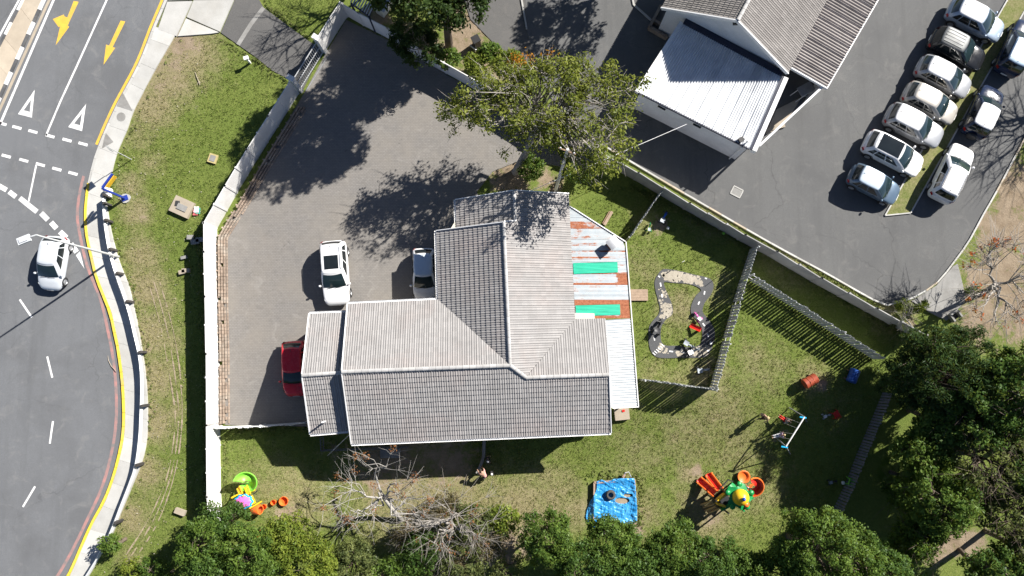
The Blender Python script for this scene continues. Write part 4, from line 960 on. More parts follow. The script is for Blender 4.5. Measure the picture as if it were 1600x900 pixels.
    if bonnet:
        def bp(u_, v_):
            x = cf + .06 + (l - .16 - cf - .06) * u_; y = (v_ * 2 - 1) * w * (.90 - .16 * u_); zz = np.interp(x, [s_[0] for s_ in st_], [s_[4] for s_ in st_]); return Vector((x - .10 * ((v_ * 2 - 1) ** 2) * u_ * 2, y, zz + .055 - .035 * (v_ * 2 - 1) ** 2 + .01 + (-.01 if u_ > .9 else .012 * 0)))
        bn_ = MB().grid(bp, 8, 8).build('bonnet', bonnet, t, smooth=180); sw_ = bn_.modifiers.new('wrap', 'SHRINKWRAP'); sw_.target = bo; sw_.wrap_method = 'NEAREST_SURFACEPOINT'; sw_.wrap_mode = 'ABOVE_SURFACE'; sw_.offset = .012
    return t
white = paint('white_car_paint', (.74, .74, .74)); silver = paint('silver_car_paint', (.33, .34, .355), .3, .3); beige = paint('beige_car_paint', (.46, .435, .39), .3, .3)
sblue = paint('pale_blue_car_paint', (.30, .37, .46), .3, .3); red = paint('red_car_paint', (.60, .014, .028)); black = paint('black_car_paint', (.014, .015, .017), .08, 0, .25); bgrey = paint('blue_grey_car_paint', (.10, .15, .21), .28, .3)
navy = paint('navy_car_paint', (.018, .027, .058), .1, 0, .3); ltb = paint('light_blue_roof_paint', (.36, .46, .56), .3, .3); gmet = paint('grey_roof_paint', (.10, .105, .105), .4, .2); hbl = paint('ice_blue_car_paint', (.52, .60, .68), .28, .1)
make_car('silver hatchback driving on the road under the lamp arm', 82, 411, (-.10, .995), 3.75, 1.68, 1.50, paint('light_silver_car_paint', (.56, .59, .62), .3, .1), name='moving_car', bonnet=None)
make_car('white estate car with dark sunroof parked alone in the yard', 523.5, 426.5, (.09, .99), 4.5, 1.84, 1.62, white, suv=True, sunroof=(-.12, .36, .52), rails=True)
make_car('pale blue roofed white hatchback tucked against the tiled house', 663, 428.5, (.03, 1), 3.65, 1.62, 1.48, white, roof=hbl)
make_car('red hatchback half hidden under the porch wing roof', 460, 576, (.06, 1), 3.75, 1.66, 1.45, red)
gA = 'cars in the long diagonal row'; hA = (.88, .475)
make_car('pale blue silver car with glare painted on its roof, topmost of the diagonal row', 1526, 31, hA, 4.25, 1.8, 1.55, sblue, roof=white, bonnet=white, group=gA)  # white roof and bonnet put the sun's reflection into the paint
make_car('black four wheel drive with ribbed grey roof in the diagonal row', 1496, 78, hA, 4.1, 1.8, 1.72, black, roof=gmet, suv=True, ribs=True, group=gA)
make_car('silver grey car right below the black four wheel drive', 1476, 120, hA, 4.1, 1.74, 1.52, silver, roof=white, bonnet=white, group=gA)  # roof and bonnet coloured white for sunlight blowing out the silver panels
make_car('beige silver car, middle of the diagonal row', 1455, 161, hA, 4.05, 1.72, 1.5, beige, group=gA)
make_car('larger silver white car between beige car and black roofed car', 1429, 197, hA, 4.25, 1.80, 1.6, silver, roof=white, bonnet=white, suv=True, group=gA)  # white top panels carry overexposed sunlight in their colour, sides stay silver
make_car('white car with black glass roof in the diagonal row', 1397, 240, hA, 4.4, 1.82, 1.52, white, sunroof=(-.40, .47, .64), group=gA)
make_car('small blue grey hatchback at the bottom end of the row', 1367, 288, hA, 3.75, 1.68, 1.5, bgrey, roof=hbl, bonnet=ltb, group=gA)
gB = 'cars facing up along the grass island'; hB = (.47, -.883)
make_car('navy car with light blue roof cut by the right edge', 1590, 74, hB, 4.4, 1.82, 1.7, navy, roof=ltb, suv=True, group=gB, rails=True)
make_car('dark car with white roof and rear spare wheel', 1537, 174, hB, 4.0, 1.78, 1.66, navy, roof=white, bonnet=white, suv=True, spare=True, group=gB)
make_car('all white sport utility car nearest the island tip', 1488, 270, hB, 4.4, 1.82, 1.62, white, suv=True, rails='b', group=gB)
# ------------------------------------------------------------------ roadside: guardrail, lamp, signs
gr = thing('guardrail', P(200, 450), 'galvanised steel guardrail along the outer edge of the pavement', 'guardrail')
RAIL = catmull([(160, 305), (161, 325), (163, 350), (170, 393), (180, 427), (192, 460), (202, 493), (210, 527), (216, 553), (219.5, 583), (220, 617), (219, 643), (217, 683), (211, 727), (200, 760), (187, 793), (176, 822), (160, 857), (136, 897), (108, 940)], 10)
RW = pw(RAIL, .72); prof_ = [(.0, .40), (.05, .47), (.05, .53), (-.01, .58), (-.01, .62), (.05, .67), (.05, .73), (0, .80)]
q = resample(RW, .3); nsr = normals2d(q)
for s0 in range(0, len(q) - 1, 13):
    s1 = min(s0 + 13, len(q) - 1); mb = MB(); rows = []
    for i in range(s0, s1 + 1): rows += [(q[i].x - nsr[i].x * d_, q[i].y - nsr[i].y * d_, z) for d_, z in prof_] + [(q[i].x - nsr[i].x * (d_ - .012), q[i].y - nsr[i].y * (d_ - .012), z + .004) for d_, z in reversed(prof_)]
    k = 2 * len(prof_); mb.add(rows, [(i * k + j, i * k + (j + 1) % k, (i + 1) * k + (j + 1) % k, (i + 1) * k + j) for i in range(s1 - s0) for j in range(k)]); mb.build('rail_beam', M_galv, gr, True, smooth=40)
for px_, py_ in ((162.5, 303), (166, 318), (168, 346), (174, 387), (185, 428), (201, 468), (221, 549), (229, 637), (219, 728), (190, 817), (168, 862)):
    p = P(px_, py_, .8); d_ = min(range(len(q)), key=lambda i: (q[i] - p).length); n_ = nsr[d_]; an = math.atan2(n_.y, n_.x); p = q[d_] + n_ * .0
    out = 1 if (p + n_).x > p.x else -1
    c_ = p + n_ * out * .15; MB().box((c_.x, c_.y, .42), (.15, .17, .9), an).build('post', mat('tarred_timber', (.05, .045, .042), .85, .3), gr, True)
    c_ = p + n_ * out * .045; MB().box((c_.x, c_.y, .6), (.07, .12, .32), an).build('spacer', M_black, gr, True)
lamp = thing('street_lamp', P(185, 401), 'tall grey street lamp leaning over the road and silver hatchback', 'street lamp')
b0 = P(185, 401); tp = P(57, 367, 8.1); tv = Vector((b0.x, b0.y, 8.1)); 
MB().tube([b0 - Vector((0, 0, .3)), b0 + Vector((0, 0, 4)), Vector((b0.x, b0.y, 7.7)).lerp(tp, .35), tp], [.085, .07, .052, .04], 10).build('pole', M_galv, lamp, True, smooth=50)
hd = (P(42, 373, 8.1) - tp).normalized()
MB().tube([tp, tp + hd * .25 + Vector((0, 0, .05)), tp + hd * .45], .045, 8).build('arm', M_galv, lamp, True)
c_ = tp + hd * .75; an = math.atan2(hd.y, hd.x)
hb = MB(); hb.box((c_.x, c_.y, 8.12), (.75, .42, .12), an); hb.box((c_.x, c_.y, 8.2), (.5, .26, .06), an); hb.build('lamp_head', mat('lamp_grey', (.55, .57, .59), .4, .1, 4, 20), lamp, True)
MB().box((c_.x, c_.y, 8.04), (.5, .3, .04), an).build('lens', M_head, lamp, True)
# blue framed sign board
M_blue = mat('blue_paint', (.02, .045, .28), .45, .15, 3, 20); M_yel = mat('yellow_board', (.70, .42, .03), .55, .1, 3, 20)
sg = thing('sign_board', P(196, 310), 'blue post with yellow sign board beside the guardrail', 'sign')
b0 = P(196, 310); t0 = P(160, 293.5, 2.7)
mb = MB(); mb.prism([(b0.x + .36 * math.cos(k) * (1 + .12 * math.sin(3 * k)), b0.y + .34 * math.sin(k)) for k in np.arange(0, 6.2, .5)], -.1, .05); mb.build('footing', M_conc, sg, True)
MB().box((b0.x, b0.y, .08), (.42, .36, .06), .4).build('base_plate', M_blue, sg, True); MB().beam(b0, Vector((b0.x, b0.y, 2.6)), .13, .13, (1, 0, 0)).build('post', M_blue, sg, True)
MB().beam(Vector((b0.x, b0.y, 2.65)), t0, .14, .12).build('crossbar', M_blue, sg, True)
t1 = P(176, 271.5, 2.7); MB().beam(t0, t1, .12, .14).build('crossbar', M_blue, sg, True); dn = (t1 - t0).normalized(); n_ = Vector((-dn.y, dn.x, 0)); n_ = n_ if n_.x > 0 else -n_
MB().beam(t0.lerp(t1, .15) + n_ * .12 + Vector((0, 0, -.2)), t0.lerp(t1, .95) + n_ * .12 + Vector((0, 0, -.2)), .06, .36).build('panel', M_yel, sg, True)
ut = thing('utility_box', P(172, 300), 'rounded white service box beside the blue sign post', 'box')
MB().lathe([(0, .55), (.16, .54), (.22, .46), (.22, 0)], P(172, 299), 14).build('lid', M_trim, ut, True, smooth=60); MB().box(P(169, 305, .2), (.3, .26, .42), .2).build('cabinet', M_white, ut, True)
def sign_post(label, bx, by, h, sw, sh, m, an=.6, lean=(0, 0)):
    b = G(bx, by); t = thing('sign_post', b, label, 'sign', rz=an); MB().tube([(0, 0, -.1), (0, 0, h)], .03 if h > 1.5 else .018, 8).build('post', M_galv if h > 1.5 else M_cblack, t)
    if sw: MB().box((0, .03, h - sh / 2), (sw, .02, sh)).build('plate', m, t)
    return t
sign_post('thin grey road sign post at the pavement edge near the give way line', 205, 249, 2.9, .5, .5, M_galvd, 2.3)
mp_ = thing('marker_post', P(391, 98), 'short white marker post on the top left verge', 'post'); MB().box((0, 0, .35), (.12, .12, .8)).build('shaft', M_white, mp_); MB().box((0, 0, .78), (.34, .26, .12), .3).build('cap', M_white, mp_)
mh = thing('manhole', P(333, 248), 'small square concrete manhole with yellowed rim on the verge', 'manhole', rz=-.3); MB().box((0, 0, .03), (.62, .66, .14)).build('rim', mat('yellowed', (.42, .35, .16), .9), mh); MB().box((0, 0, .06), (.40, .44, .12)).build('lid', M_greyc, mh)
mh = thing('manhole', P(286, 324), 'large tan concrete slab with grey lids on the verge', 'manhole', rz=-.42); MB().box((0, 0, .06), (1.45, 1.2, .34)).build('slab', M_tan, mh); MB().box((.06, -.04, .25), (.72, .42, .06)).build('lid', M_greyc, mh); MB().box((-.36, .10, .25), (.3, .36, .05), .3).build('lid', M_black, mh)
lt = thing('litter_bag', G(308, 330), 'crumpled red and green litter bag on the grass beside the slab', 'litter')
for k, (m_, dx) in enumerate(((mat('litter_red', (.5, .12, .12), .6), -.08), (mat('litter_green', (.05, .3, .22), .6), .1), (M_white, .0))):
    mb = MB(); rr = random.Random(k); mb.grid(lambda u_, v_: Vector((dx + (u_ - .5) * .34, (v_ - .5) * .42 + (k - 1) * .1, .06 + .05 * rr.random() + .02 * k)), 5, 5); mb.build('film', m_, lt)
def rubble(label, px_, py_, n_, m_, s=.3, group=None):
    b = G(px_, py_); t = thing('concrete_rubble', b, label, 'rubble', group)
    for k in range(n_): MB().box(((k - n_ / 2) * s * .7 + random.uniform(-.05, .05), random.uniform(-.15, .15) * s / .3, s * .2), (s * 1.2 * random.uniform(.8, 1.2), s * .7, s * .5), random.uniform(-.4, .4)).build('piece', m_, t)
rubble('broken concrete pieces on the verge in the wall shadow', 292, 426, 2, M_tan, .4); rubble('grey concrete blocks lying at the white wall foot', 310, 374, 3, M_greyc, .45); rubble('pale stone beside the wall shadow edge', 291, 405, 1, M_greyc, .3); rubble('flat pale slab by the lower end of the white wall', 286, 797, 1, M_tan, .5)
br_ = thing('fallen_branch', G(310, 125), 'dry pale branch lying on the top left verge', 'branch'); b0 = br_.location
MB().tube([(-.25, .6, .04), (-.1, .2, .05), (.05, -.1, .05), (.15, -.4, .04)], [.015, .025, .03, .02], 5).build('stem', M_tan, br_); MB().tube([(.05, -.1, .05), (.25, -.25, .06)], [.02, .01], 5).build('twig', M_tan, br_); MB().tube([(.05, -.1, .05), (-.05, -.4, .06)], [.02, .01], 5).build('twig', M_tan, br_)
br_ = thing('fallen_branch', P(176, 570), 'long pale palm frond lying across the red kerb line', 'branch'); MB().tube([(-.35, .62, .03), (-.28, .3, .05), (-.05, -.1, .06), (.35, -.45, .12)], [.012, .022, .025, .02], 5).build('stem', M_tan, br_)
for off in (-9, 0, 9):
    mb = MB(); q_ = pw(catmull([(240 + off, 440), (252 + off, 480), (262 + off, 520), (270 + off, 565), (276 + off * .8, 610), (279 + off * .6, 650), (275 + off * .6, 700), (266 + off * .6, 745), (250 + off * .8, 790), (230 + off, 830), (205 + off, 868)], 8)); 
    vs = []; ns_ = normals2d(q_); fs = []
    for i, (p, n__) in enumerate(zip(q_, ns_)):
        wv = .015 + .05 * random.random() ** 2; vs += [(p.x - n__.x * wv, p.y - n__.y * wv, -.02), (p.x + n__.x * wv, p.y + n__.y * wv, -.02)]
    mb.add(vs, [(2 * i, 2 * i + 1, 2 * i + 3, 2 * i + 2) for i in range(len(q_) - 1) if random.random() < .8]); tag(mb.build('dirt_path', M_dirt), kind='structure')
# ------------------------------------------------------------------ toy road, play equipment, toys
def R3p(pts): return [(1000 + x / 4.5, 400 + y / 4.5) for x, y in pts]
OUT = catmull(R3p([(150, 100), (200, 92), (280, 105), (380, 130), (450, 145), (500, 165), (518, 210), (500, 270), (455, 330), (440, 380), (450, 410), (500, 470), (525, 530), (520, 600), (490, 680), (450, 712), (300, 715), (160, 718), (100, 700), (70, 650), (60, 580), (65, 500), (95, 450), (130, 410), (140, 370), (125, 300), (108, 240), (105, 170)]), 3, True)
INN = catmull(R3p([(170, 185), (240, 190), (330, 195), (400, 215), (430, 240), (400, 270), (375, 310), (358, 360), (362, 410), (400, 450), (430, 500), (440, 560), (430, 610), (400, 635), (340, 640), (270, 630), (190, 630), (155, 610), (145, 560), (150, 500), (180, 450), (220, 420), (232, 390), (225, 340), (200, 280), (180, 230)]), 3, True)
bm = bmesh.new(); loops = []
for pl in (OUT, INN):
    vs = [bm.verts.new(P(x, y, 0) + Vector((0, 0, .004))) for x, y in pl]; loops += [bm.edges.new((vs[i], vs[(i + 1) % len(vs)])) for i in range(len(vs))]
bmesh.ops.triangle_fill(bm, edges=loops, use_beauty=True, normal=(0, 0, 1))
for f in bm.faces:
    if f.normal.z < 0: f.normal_flip()
ex_ = bmesh.ops.extrude_face_region(bm, geom=list(bm.faces)); bmesh.ops.translate(bm, vec=(0, 0, -.12), verts=[g for g in ex_['geom'] if isinstance(g, bmesh.types.BMVert)])
bmesh.ops.recalc_face_normals(bm, faces=list(bm.faces))
me = bpy.data.meshes.new('toy_road'); bm.to_mesh(me); bm.free(); me.materials.append(M_toy)
track = tag(link_obj('toy_road', me), 'child size asphalt road loop with white dashes on the lawn', 'play road')
def inpoly(x, y, pl):
    r = False; j = len(pl) - 1
    for i in range(len(pl)):
        if (pl[i][1] > y) != (pl[j][1] > y) and x < (pl[j][0] - pl[i][0]) * (y - pl[i][1]) / (pl[j][1] - pl[i][1]) + pl[i][0]: r = not r
        j = i
    return r
M_worn = mat('worn_screed', (.40, .36, .29), .95, .15, 2.5, 18, .3, dirt=(.27, .24, .19), dirt_amt=.5)
rr = random.Random(5); zc_ = [0]
def blotch(cx, cy, r):
    n = 13; ph = [rr.uniform(.55, 1.25) for _ in range(n)]; pts = [(cx + r * ph[k] * math.cos(2 * math.pi * k / n), cy + r * ph[k] * math.sin(2 * math.pi * k / n)) for k in range(n)]
    if not all(inpoly(x, y, OUT) and not inpoly(x, y, INN) for x, y in pts): return
    zc_[0] = (zc_[0] + 1) % 40; z = .006 + zc_[0] * .0004; mb = MB(); w_ = pw(pts); c = P(cx, cy); mb.add([(p.x, p.y, z) for p in w_] + [(c.x, c.y, z)], [((k + 1) % n, k, n) for k in range(n)]); o = mb.build('worn_patch', M_worn, track)
for x0, y0, x1, y1, k, r in ((165, 115, 430, 225, 200, 4.2), (120, 330, 228, 440, 90, 2.6), (375, 635, 495, 700, 60, 2.5), (130, 620, 200, 690, 25, 2.2), (255, 670, 310, 710, 14, 2.3), (130, 220, 190, 320, 20, 1.8)):
    for _ in range(k): 
        x, y = R3p([(rr.uniform(x0, x1), rr.uniform(y0, y1))])[0]; blotch(x, y, r * rr.uniform(.5, 1.15))
def tdash(pts, z=.024):
    mb = MB(); mb.prism([(p.x, p.y) for p in pw(R3p(pts))], z - .003, z); mb.build('lane_dash', M_line, track)
for (x0, y0, x1, y1) in ((142, 188, 147, 215), (152, 268, 156, 292), (455, 247, 450, 272), (418, 320, 408, 342), (440, 473, 455, 493), (474, 547, 479, 572), (97, 570, 103, 595), (205, 669, 232, 673), (128, 140, 140, 150), (455, 155, 470, 160), (290, 676, 315, 680), (470, 665, 486, 668)):
    dx, dy = x1 - x0, y1 - y0; l_ = math.hypot(dx, dy); nx_, ny_ = -dy / l_ * 5, dx / l_ * 5; tdash([(x0 + nx_, y0 + ny_), (x1 + nx_, y1 + ny_), (x1 - nx_, y1 - ny_), (x0 - nx_, y0 - ny_)])
for k in range(6): 
    cx, cy = 98 + k * 12.5, 688 - k * 12; tdash([(cx - 12, cy - 6), (cx - 7, cy - 10), (cx + 12, cy + 6), (cx + 7, cy + 10)])
pO = mat('orange_plastic', (.85, .17, .03), .38, .06, 3, 20, world=False); pR = mat('red_plastic', (.66, .022, .014), .38, .08, 3, 20, world=False); pY = mat('yellow_plastic', (.86, .52, .02), .38, .06, 3, 20, world=False); pG = mat('green_plastic', (.01, .24, .06), .4, .1, 3, 20, world=False)
pL = mat('lime_plastic', (.22, .66, .06), .38, .08, 3, 20, world=False); pB = mat('blue_plastic', (.01, .10, .48), .38, .08, 3, 20, world=False); pC = mat('cyan_plastic', (.01, .36, .66), .38, .08, 3, 20, world=False); pK = mat('pink_plastic', (.78, .16, .50), .4, .08, 3, 20, world=False); pT = mat('tan_plastic', (.62, .40, .16), .5, .1, 3, 20, world=False)
pGr = mat('grey_plastic', (.30, .33, .36), .5, .1, 3, 20, world=False); pW = mat('white_plastic', (.72, .72, .70), .45, .08, 3, 20, world=False)
for lbl, x, y, h, sw in (('small play road sign with white round plate at the track top', 1063, 412, .95, .2), ('small play road sign post at the top right bend of the track', 1121, 433, .85, 0.0), ('bare play sign post left of the toy track middle', 1024, 475, .9, .0), ('bare play sign post near the lower left of the toy track', 1013, 556, .85, .0)):
    sign_post(lbl, x, y, h, sw, .2, M_trim, .5)
def trike(label, px_, py_, an, m1, m2, s=1.0, cat='ride-on toy', name='ride_on_toy'):
    t = thing(name, G(px_, py_, .03), label, cat, rz=an)
    MB().tube([(-.32 * s, 0, .22 * s), (0, 0, .20 * s), (.26 * s, 0, .36 * s)], [.05 * s, .06 * s, .035 * s], 8).build('frame', m1, t, smooth=180)
    mb = MB(); mb.grid(lambda u_, v_: Vector(((-.36 + .30 * u_) * s, (-.13 + .26 * v_) * s, (.30 + .10 * (1 - u_) ** 3 + .02 * (2 * v_ - 1) ** 2) * s)), 6, 4); mb.build('seat', m2, t, smooth=180)
    MB().tube([(.22 * s, -.22 * s, .46 * s), (.26 * s, 0, .42 * s), (.22 * s, .22 * s, .46 * s)], .022 * s, 6).build('handlebar', M_cblack, t)
    for x, y, r in ((.30, 0, .15), (-.30, -.19, .11), (-.30, .19, .11)):
        MB().lathe([(0, -.03 * s), (r * .85 * s, -.035 * s), (r * s, -.02 * s), (r * s, .02 * s), (r * .85 * s, .035 * s), (0, .03 * s)], (x * s, y * s, r * s), 14, M=Matrix.Rotation(math.pi / 2, 3, 'X')).build('wheel', M_rubber if s > .9 else m1, t, smooth=40)
    MB().tube([(-.30 * s, -.2 * s, .11 * s), (-.30 * s, .2 * s, .11 * s)], .02 * s, 6).build('axle', M_galvd, t)
    MB().beam((.12 * s, 0, .30 * s), (.32 * s, 0, .34 * s), .12 * s, .06 * s).build('fork', m1, t)
    return t
trike('black ride-on tricycle on the left lane of the toy road', 1027, 511, 1.2, M_cblack, M_cblack, 1.35); trike('pink and white tricycle on the right lane of the toy road', 1089, 495, 2.2, pK, pW, .9)
trike('grey scooter toy, upper of the pair at the track bottom', 1075, 539, -.5, pGr, pGr, 1.2); trike('grey and white ride-on toy at the bottom lane of the track', 1082, 548, .4, pGr, pW, 1.25); trike('grey ride-on toy on the grass beside the fence corner', 1097, 578, .15, pGr, pGr, 1.25)
trike('blue ride-on toy in the shade of the grey wall', 1036, 341, 1.1, pB, pGr, 1.2); trike('green tricycle on the grass at the shade edge', 1014, 356, 1.4, pG, pGr, .8); trike('small dark toy with white seat by the right track bend', 1111, 534, .9, M_cblack, pW, .6)
t = thing('toy_slide', G(1085, 512), 'small red toddler slide inside the toy track', 'slide', rz=-.5)
MB().grid(lambda u_, v_: Vector((-.35 + .7 * u_, -.16 + .32 * v_, .05 + .42 * u_ ** 1.2 + .08 * (2 * v_ - 1) ** 4)), 10, 8).build('chute', pR, t, smooth=180); MB().beam((.36, 0, 0), (.34, 0, .46), .30, .05, (1, 0, 0)).build('back_panel', pR, t)
for lbl, x, y, m_, r in (('white ball in the wall shade below the blue toy', 1043, 357, pW, .12), ('pale ball near the right end of the wall shade', 1130, 365, pL, .1), ('white ball on the grass at the lower lawn fence', 1316, 754, pW, .13)):
    o = thing('ball', G(x, y, r), lbl, 'ball'); MB().lathe([(r * math.sin(a), -r * math.cos(a)) for a in np.linspace(0, math.pi, 9)], n=14).build('shell', m_, o, smooth=180); MB().lathe([(r * 1.004 * math.cos(a), r * 1.004 * math.sin(a)) for a in (-.15, .15)], n=14).build('stripe', pGr, o)
st1 = thing('step_slab', G(998, 461), 'tan wooden boards laid beside the rusty lean-to roof', 'boards')
for k in range(4): MB().box((0, (k - 1.5) * .2, .05), (1.25, .19, .07 + random.uniform(-.01, .01))).build('plank', mat('tan_wood', (.34, .25, .18), .85, .2, 4, 30), st1)
a_, b_ = G(944, 352, .05), G(956, 331, .05); st1 = thing('timber_plank', a_.lerp(b_, .5), 'grey timber plank lying on grass above the lean-to', 'plank', rz=math.atan2((b_ - a_).y, (b_ - a_).x))
MB().box((0, 0, .03), ((b_ - a_).length, .2, .1)).build('board', MATS['tan_wood'], st1); MB().box((.0, .16, .0), ((b_ - a_).length * .9, .08, .06)).build('board', M_wood, st1)
st1 = thing('stone_step', G(971, 646), 'tan stone step beyond the white lean-to end', 'step'); MB().box((0, 0, .1), (1.0, .85, .3), .1).build('slab', M_tan, st1); MB().box((.1, .2, .27), (.18, .14, .06), .3).build('pot', pR, st1)
# play castle with double slide
pc_ = G(1131, 778); play = thing('play_castle', pc_, 'play tower with red double slide and yellow dome roof', 'playground'); Zp = pc_.z
def Q(x, y, h): p = P(1060 + x / 7.5, 720 + y / 7.5, Zp + h); return p
def slide_lane(a0_, b0_, w, hz, m, mr, parent):
    d = (b0_ - a0_); n_ = Vector((-d.y, d.x, 0)).normalized() * (w / 2)
    def pt(u_, v_):
        k = v_; z = a0_.z + (b0_.z - a0_.z) * (math.sin((k - .5) * math.pi) * .5 + .5 if k < .85 else 1 - .0 + (0)) ; z = a0_.z + (b0_.z - a0_.z) * min(1, k * 1.18) ** .95
        e = abs(u_ * 2 - 1); return a0_.lerp(b0_, k).xy.to_3d() + n_ * (u_ * 2 - 1) + Vector((0, 0, z + .16 * max(0, e - .62) / .38))
    o = MB().grid(pt, 10, 16).build('slide_chute', m, parent, True, smooth=180)
    for s_ in (-1, 1): MB().tube([a0_.lerp(b0_, k / 12).xy.to_3d() + n_ * s_ + Vector((0, 0, a0_.z + (b0_.z - a0_.z) * min(1, k / 12 * 1.18) ** .95 + .16)) for k in range(13)], .055, 6).build('slide_rim', mr, parent, True)
slide_lane(Q(430, 385, 1.25), Q(232, 215, .14), .46, 0, pR, pO, play); slide_lane(Q(482, 338, 1.25), Q(345, 150, .14), .46, 0, pR, pO, play)
dk = [Q(400, 440, 1.2), Q(510, 340, 1.2), Q(620, 450, 1.2), Q(540, 580, 1.2)]
wall_box(play, dk, Zp + 1.12, Zp + 1.2, M_cblack, 'deck')
for p in dk + [Q(700, 540, 1.2), Q(800, 400, 1.2), Q(690, 300, 1.2)]: MB().tube([(p.x, p.y, Zp - .1), (p.x, p.y, Zp + (2.1 if p in dk else 2.4))], .06, 8).build('post', M_cblack if p in dk else pG, play, True)
dk2 = [Q(590, 440, 1.2), Q(690, 320, 1.2), Q(800, 400, 1.2), Q(700, 530, 1.2)]; wall_box(play, dk2, Zp + 1.1, Zp + 1.2, pG, 'deck')
MB().beam(Q(450, 465, 1.75), Q(545, 385, 1.75), .12, .5).build('side_panel', pY, play, True); MB().beam(Q(450, 500, 1.75), Q(540, 530, 1.75), .12, .55).build('side_panel', pY, play, True); MB().beam(Q(500, 575, 1.6), Q(620, 510, 1.6), .1, .5).build('side_panel', pG, play, True)
for a, b in (((405, 490), (275, 530)), ((455, 548), (330, 598))):
    A_, B_ = Q(*a, 1.15), Q(*b, .05); n_ = Vector((-(B_ - A_).y, (B_ - A_).x, 0)).normalized()
    for s_ in (-.13, .13): MB().beam(A_ + n_ * s_, B_ + n_ * s_, .05, .1).build('ladder_rail', pT, play, True)
    for k in range(7): c = A_.lerp(B_, (k + .5) / 7); MB().beam(c - n_ * .13, c + n_ * .13, .07, .05).build('ladder_rung', pT, play, True)
# leafy green canopy, dome, blue knob
c = Q(725, 425, 2.55)
mb = MB(); N_ = 40
ring = [(c.x + (.78 + .12 * math.cos(5 * a)) * math.cos(a), c.y + (.78 + .12 * math.cos(5 * a)) * math.sin(a), c.z - .12 - .08 * math.cos(5 * a)) for a in np.linspace(0, 2 * math.pi, N_, endpoint=False)]
mb.add(ring + [(c.x, c.y, c.z + .1)], [(k, (k + 1) % N_, N_) for k in range(N_)]); mb.build('canopy', pG, play, True, smooth=50)
for k in range(5):
    a = k * 2 * math.pi / 5 + .3; MB().lathe([(0, .08), (.14, .05), (.2, -.02), (.16, -.06)], (c.x + .80 * math.cos(a), c.y + .80 * math.sin(a), c.z - .1), 10).build('canopy_leaf', pG, play, True, smooth=180)
MB().lathe([(.50, -.05), (.54, .05), (.52, .2), (.42, .42), (.25, .58), (0, .66)], c, 20).build('dome', pY, play, True, smooth=180)
MB().lathe([(0, -.12), (.10, -.07), (.13, 0), (.10, .08), (0, .13)], c + Vector((.0, 0, .72)), 12).build('knob', pB, play, True, smooth=180)
MB().lathe([(.16, -.02), (.20, .03), (.1, .1), (0, .12)], c + Vector((.28, -.42, .25)), 12).build('dome_spot', pO, play, True, smooth=180)
# green crawl panel and spiral slide
MB().grid(lambda u_, v_: Q(545 + 90 * u_ + 60 * v_, 340 - 85 * u_ + 60 * v_, 1.5 + .25 * math.sin(math.pi * u_)), 6, 4).build('roof_panel', pG, play, True, smooth=180)
for a, b in (((490, 320), (585, 220)), ((585, 220), (640, 245)), ((560, 380), (700, 300))): MB().beam(Q(*a, 1.9), Q(*b, 1.9), .07, .07).build('frame_bar', M_cblack, play, True)
c = Q(845, 290, .1)
mb = MB()
mb.grid(lambda u_, v_: Vector((c.x + (.16 + .50 * u_) * math.cos(-1.9 + 4.0 * v_), c.y + (.16 + .50 * u_) * math.sin(-1.9 + 4.0 * v_), Zp + .12 + .95 * v_ * .9 + .22 * max(0, u_ - .75) / .25)), 8, 22); mb.build('spiral_slide', pR, play, True, smooth=180)
MB().tube([Vector((c.x + .67 * math.cos(-1.9 + 4.0 * v_), c.y + .67 * math.sin(-1.9 + 4.0 * v_), Zp + .34 + .85 * v_)) for v_ in np.linspace(0, 1, 20)], .05, 6).build('slide_rim', pO, play, True)
c = Q(770, 190, .3); MB().lathe([(0, .0), (.30, .02), (.42, .10), (.44, .16), (.38, .16), (.28, .06)], (c.x, c.y, Zp + .1), 18).build('slide_end', pO, play, True, smooth=180)
for k in range(4): MB().beam(Q(800 + 12 * k, 350 - 22 * k, 1.5), Q(860 + 8 * k, 300 - 10 * k, 1.5), .06, .06).build('guard_bar', pO, play, True)
# second play set by the white wall
Z2 = G(385, 765).z; ps = thing('play_tower', G(385, 768), 'small play tower with lime spiral slide by the white wall', 'playground')
def Q2(x, y, h): return P(340 + x / 7.5, 720 + y / 7.5, Z2 + h)
c = Q2(360, 242, .6)
mb = MB(); mb.grid(lambda u_, v_: Vector((c.x + (.12 + .56 * u_) * math.cos(2.9 - 5.6 * v_), c.y + (.12 + .56 * u_) * math.sin(2.9 - 5.6 * v_), Z2 + 1.2 - 1.0 * v_ + .25 * max(0, u_ - .7) / .3)), 8, 28); mb.build('spiral_slide', pL, ps, True, smooth=180)
MB().tube([Vector((c.x + .69 * math.cos(2.9 - 5.6 * v_), c.y + .69 * math.sin(2.9 - 5.6 * v_), Z2 + 1.45 - 1.0 * v_)) for v_ in np.linspace(0, 1, 24)], .04, 6).build('slide_rim', pL, ps, True)
for a, b in (((240, 310), (280, 400)), ((330, 300), (370, 405))):
    A_, B_ = Q2(*b, 1.2), Q2(*a, .5); n_ = Vector((-(B_ - A_).y, (B_ - A_).x, 0)).normalized()
    for s_ in (-.12, .12): MB().beam(A_ + n_ * s_, B_ + n_ * s_, .05, .08).build('ladder_rail', pY, ps, True)
    for k in range(5): p = A_.lerp(B_, (k + .5) / 5); MB().beam(p - n_ * .12, p + n_ * .12, .06, .05).build('ladder_rung', pY, ps, True)
dk = [Q2(230, 400, 1.1), Q2(360, 380, 1.1), Q2(440, 520, 1.1), Q2(320, 560, 1.1)]; wall_box(ps, dk, Z2 + 1.02, Z2 + 1.1, M_cblack, 'deck')
for p in dk: MB().tube([(p.x, p.y, Z2 - .1), (p.x, p.y, Z2 + 2.0)], .05, 8).build('post', pY, ps, True)
c = Q2(300, 480, 1.9)
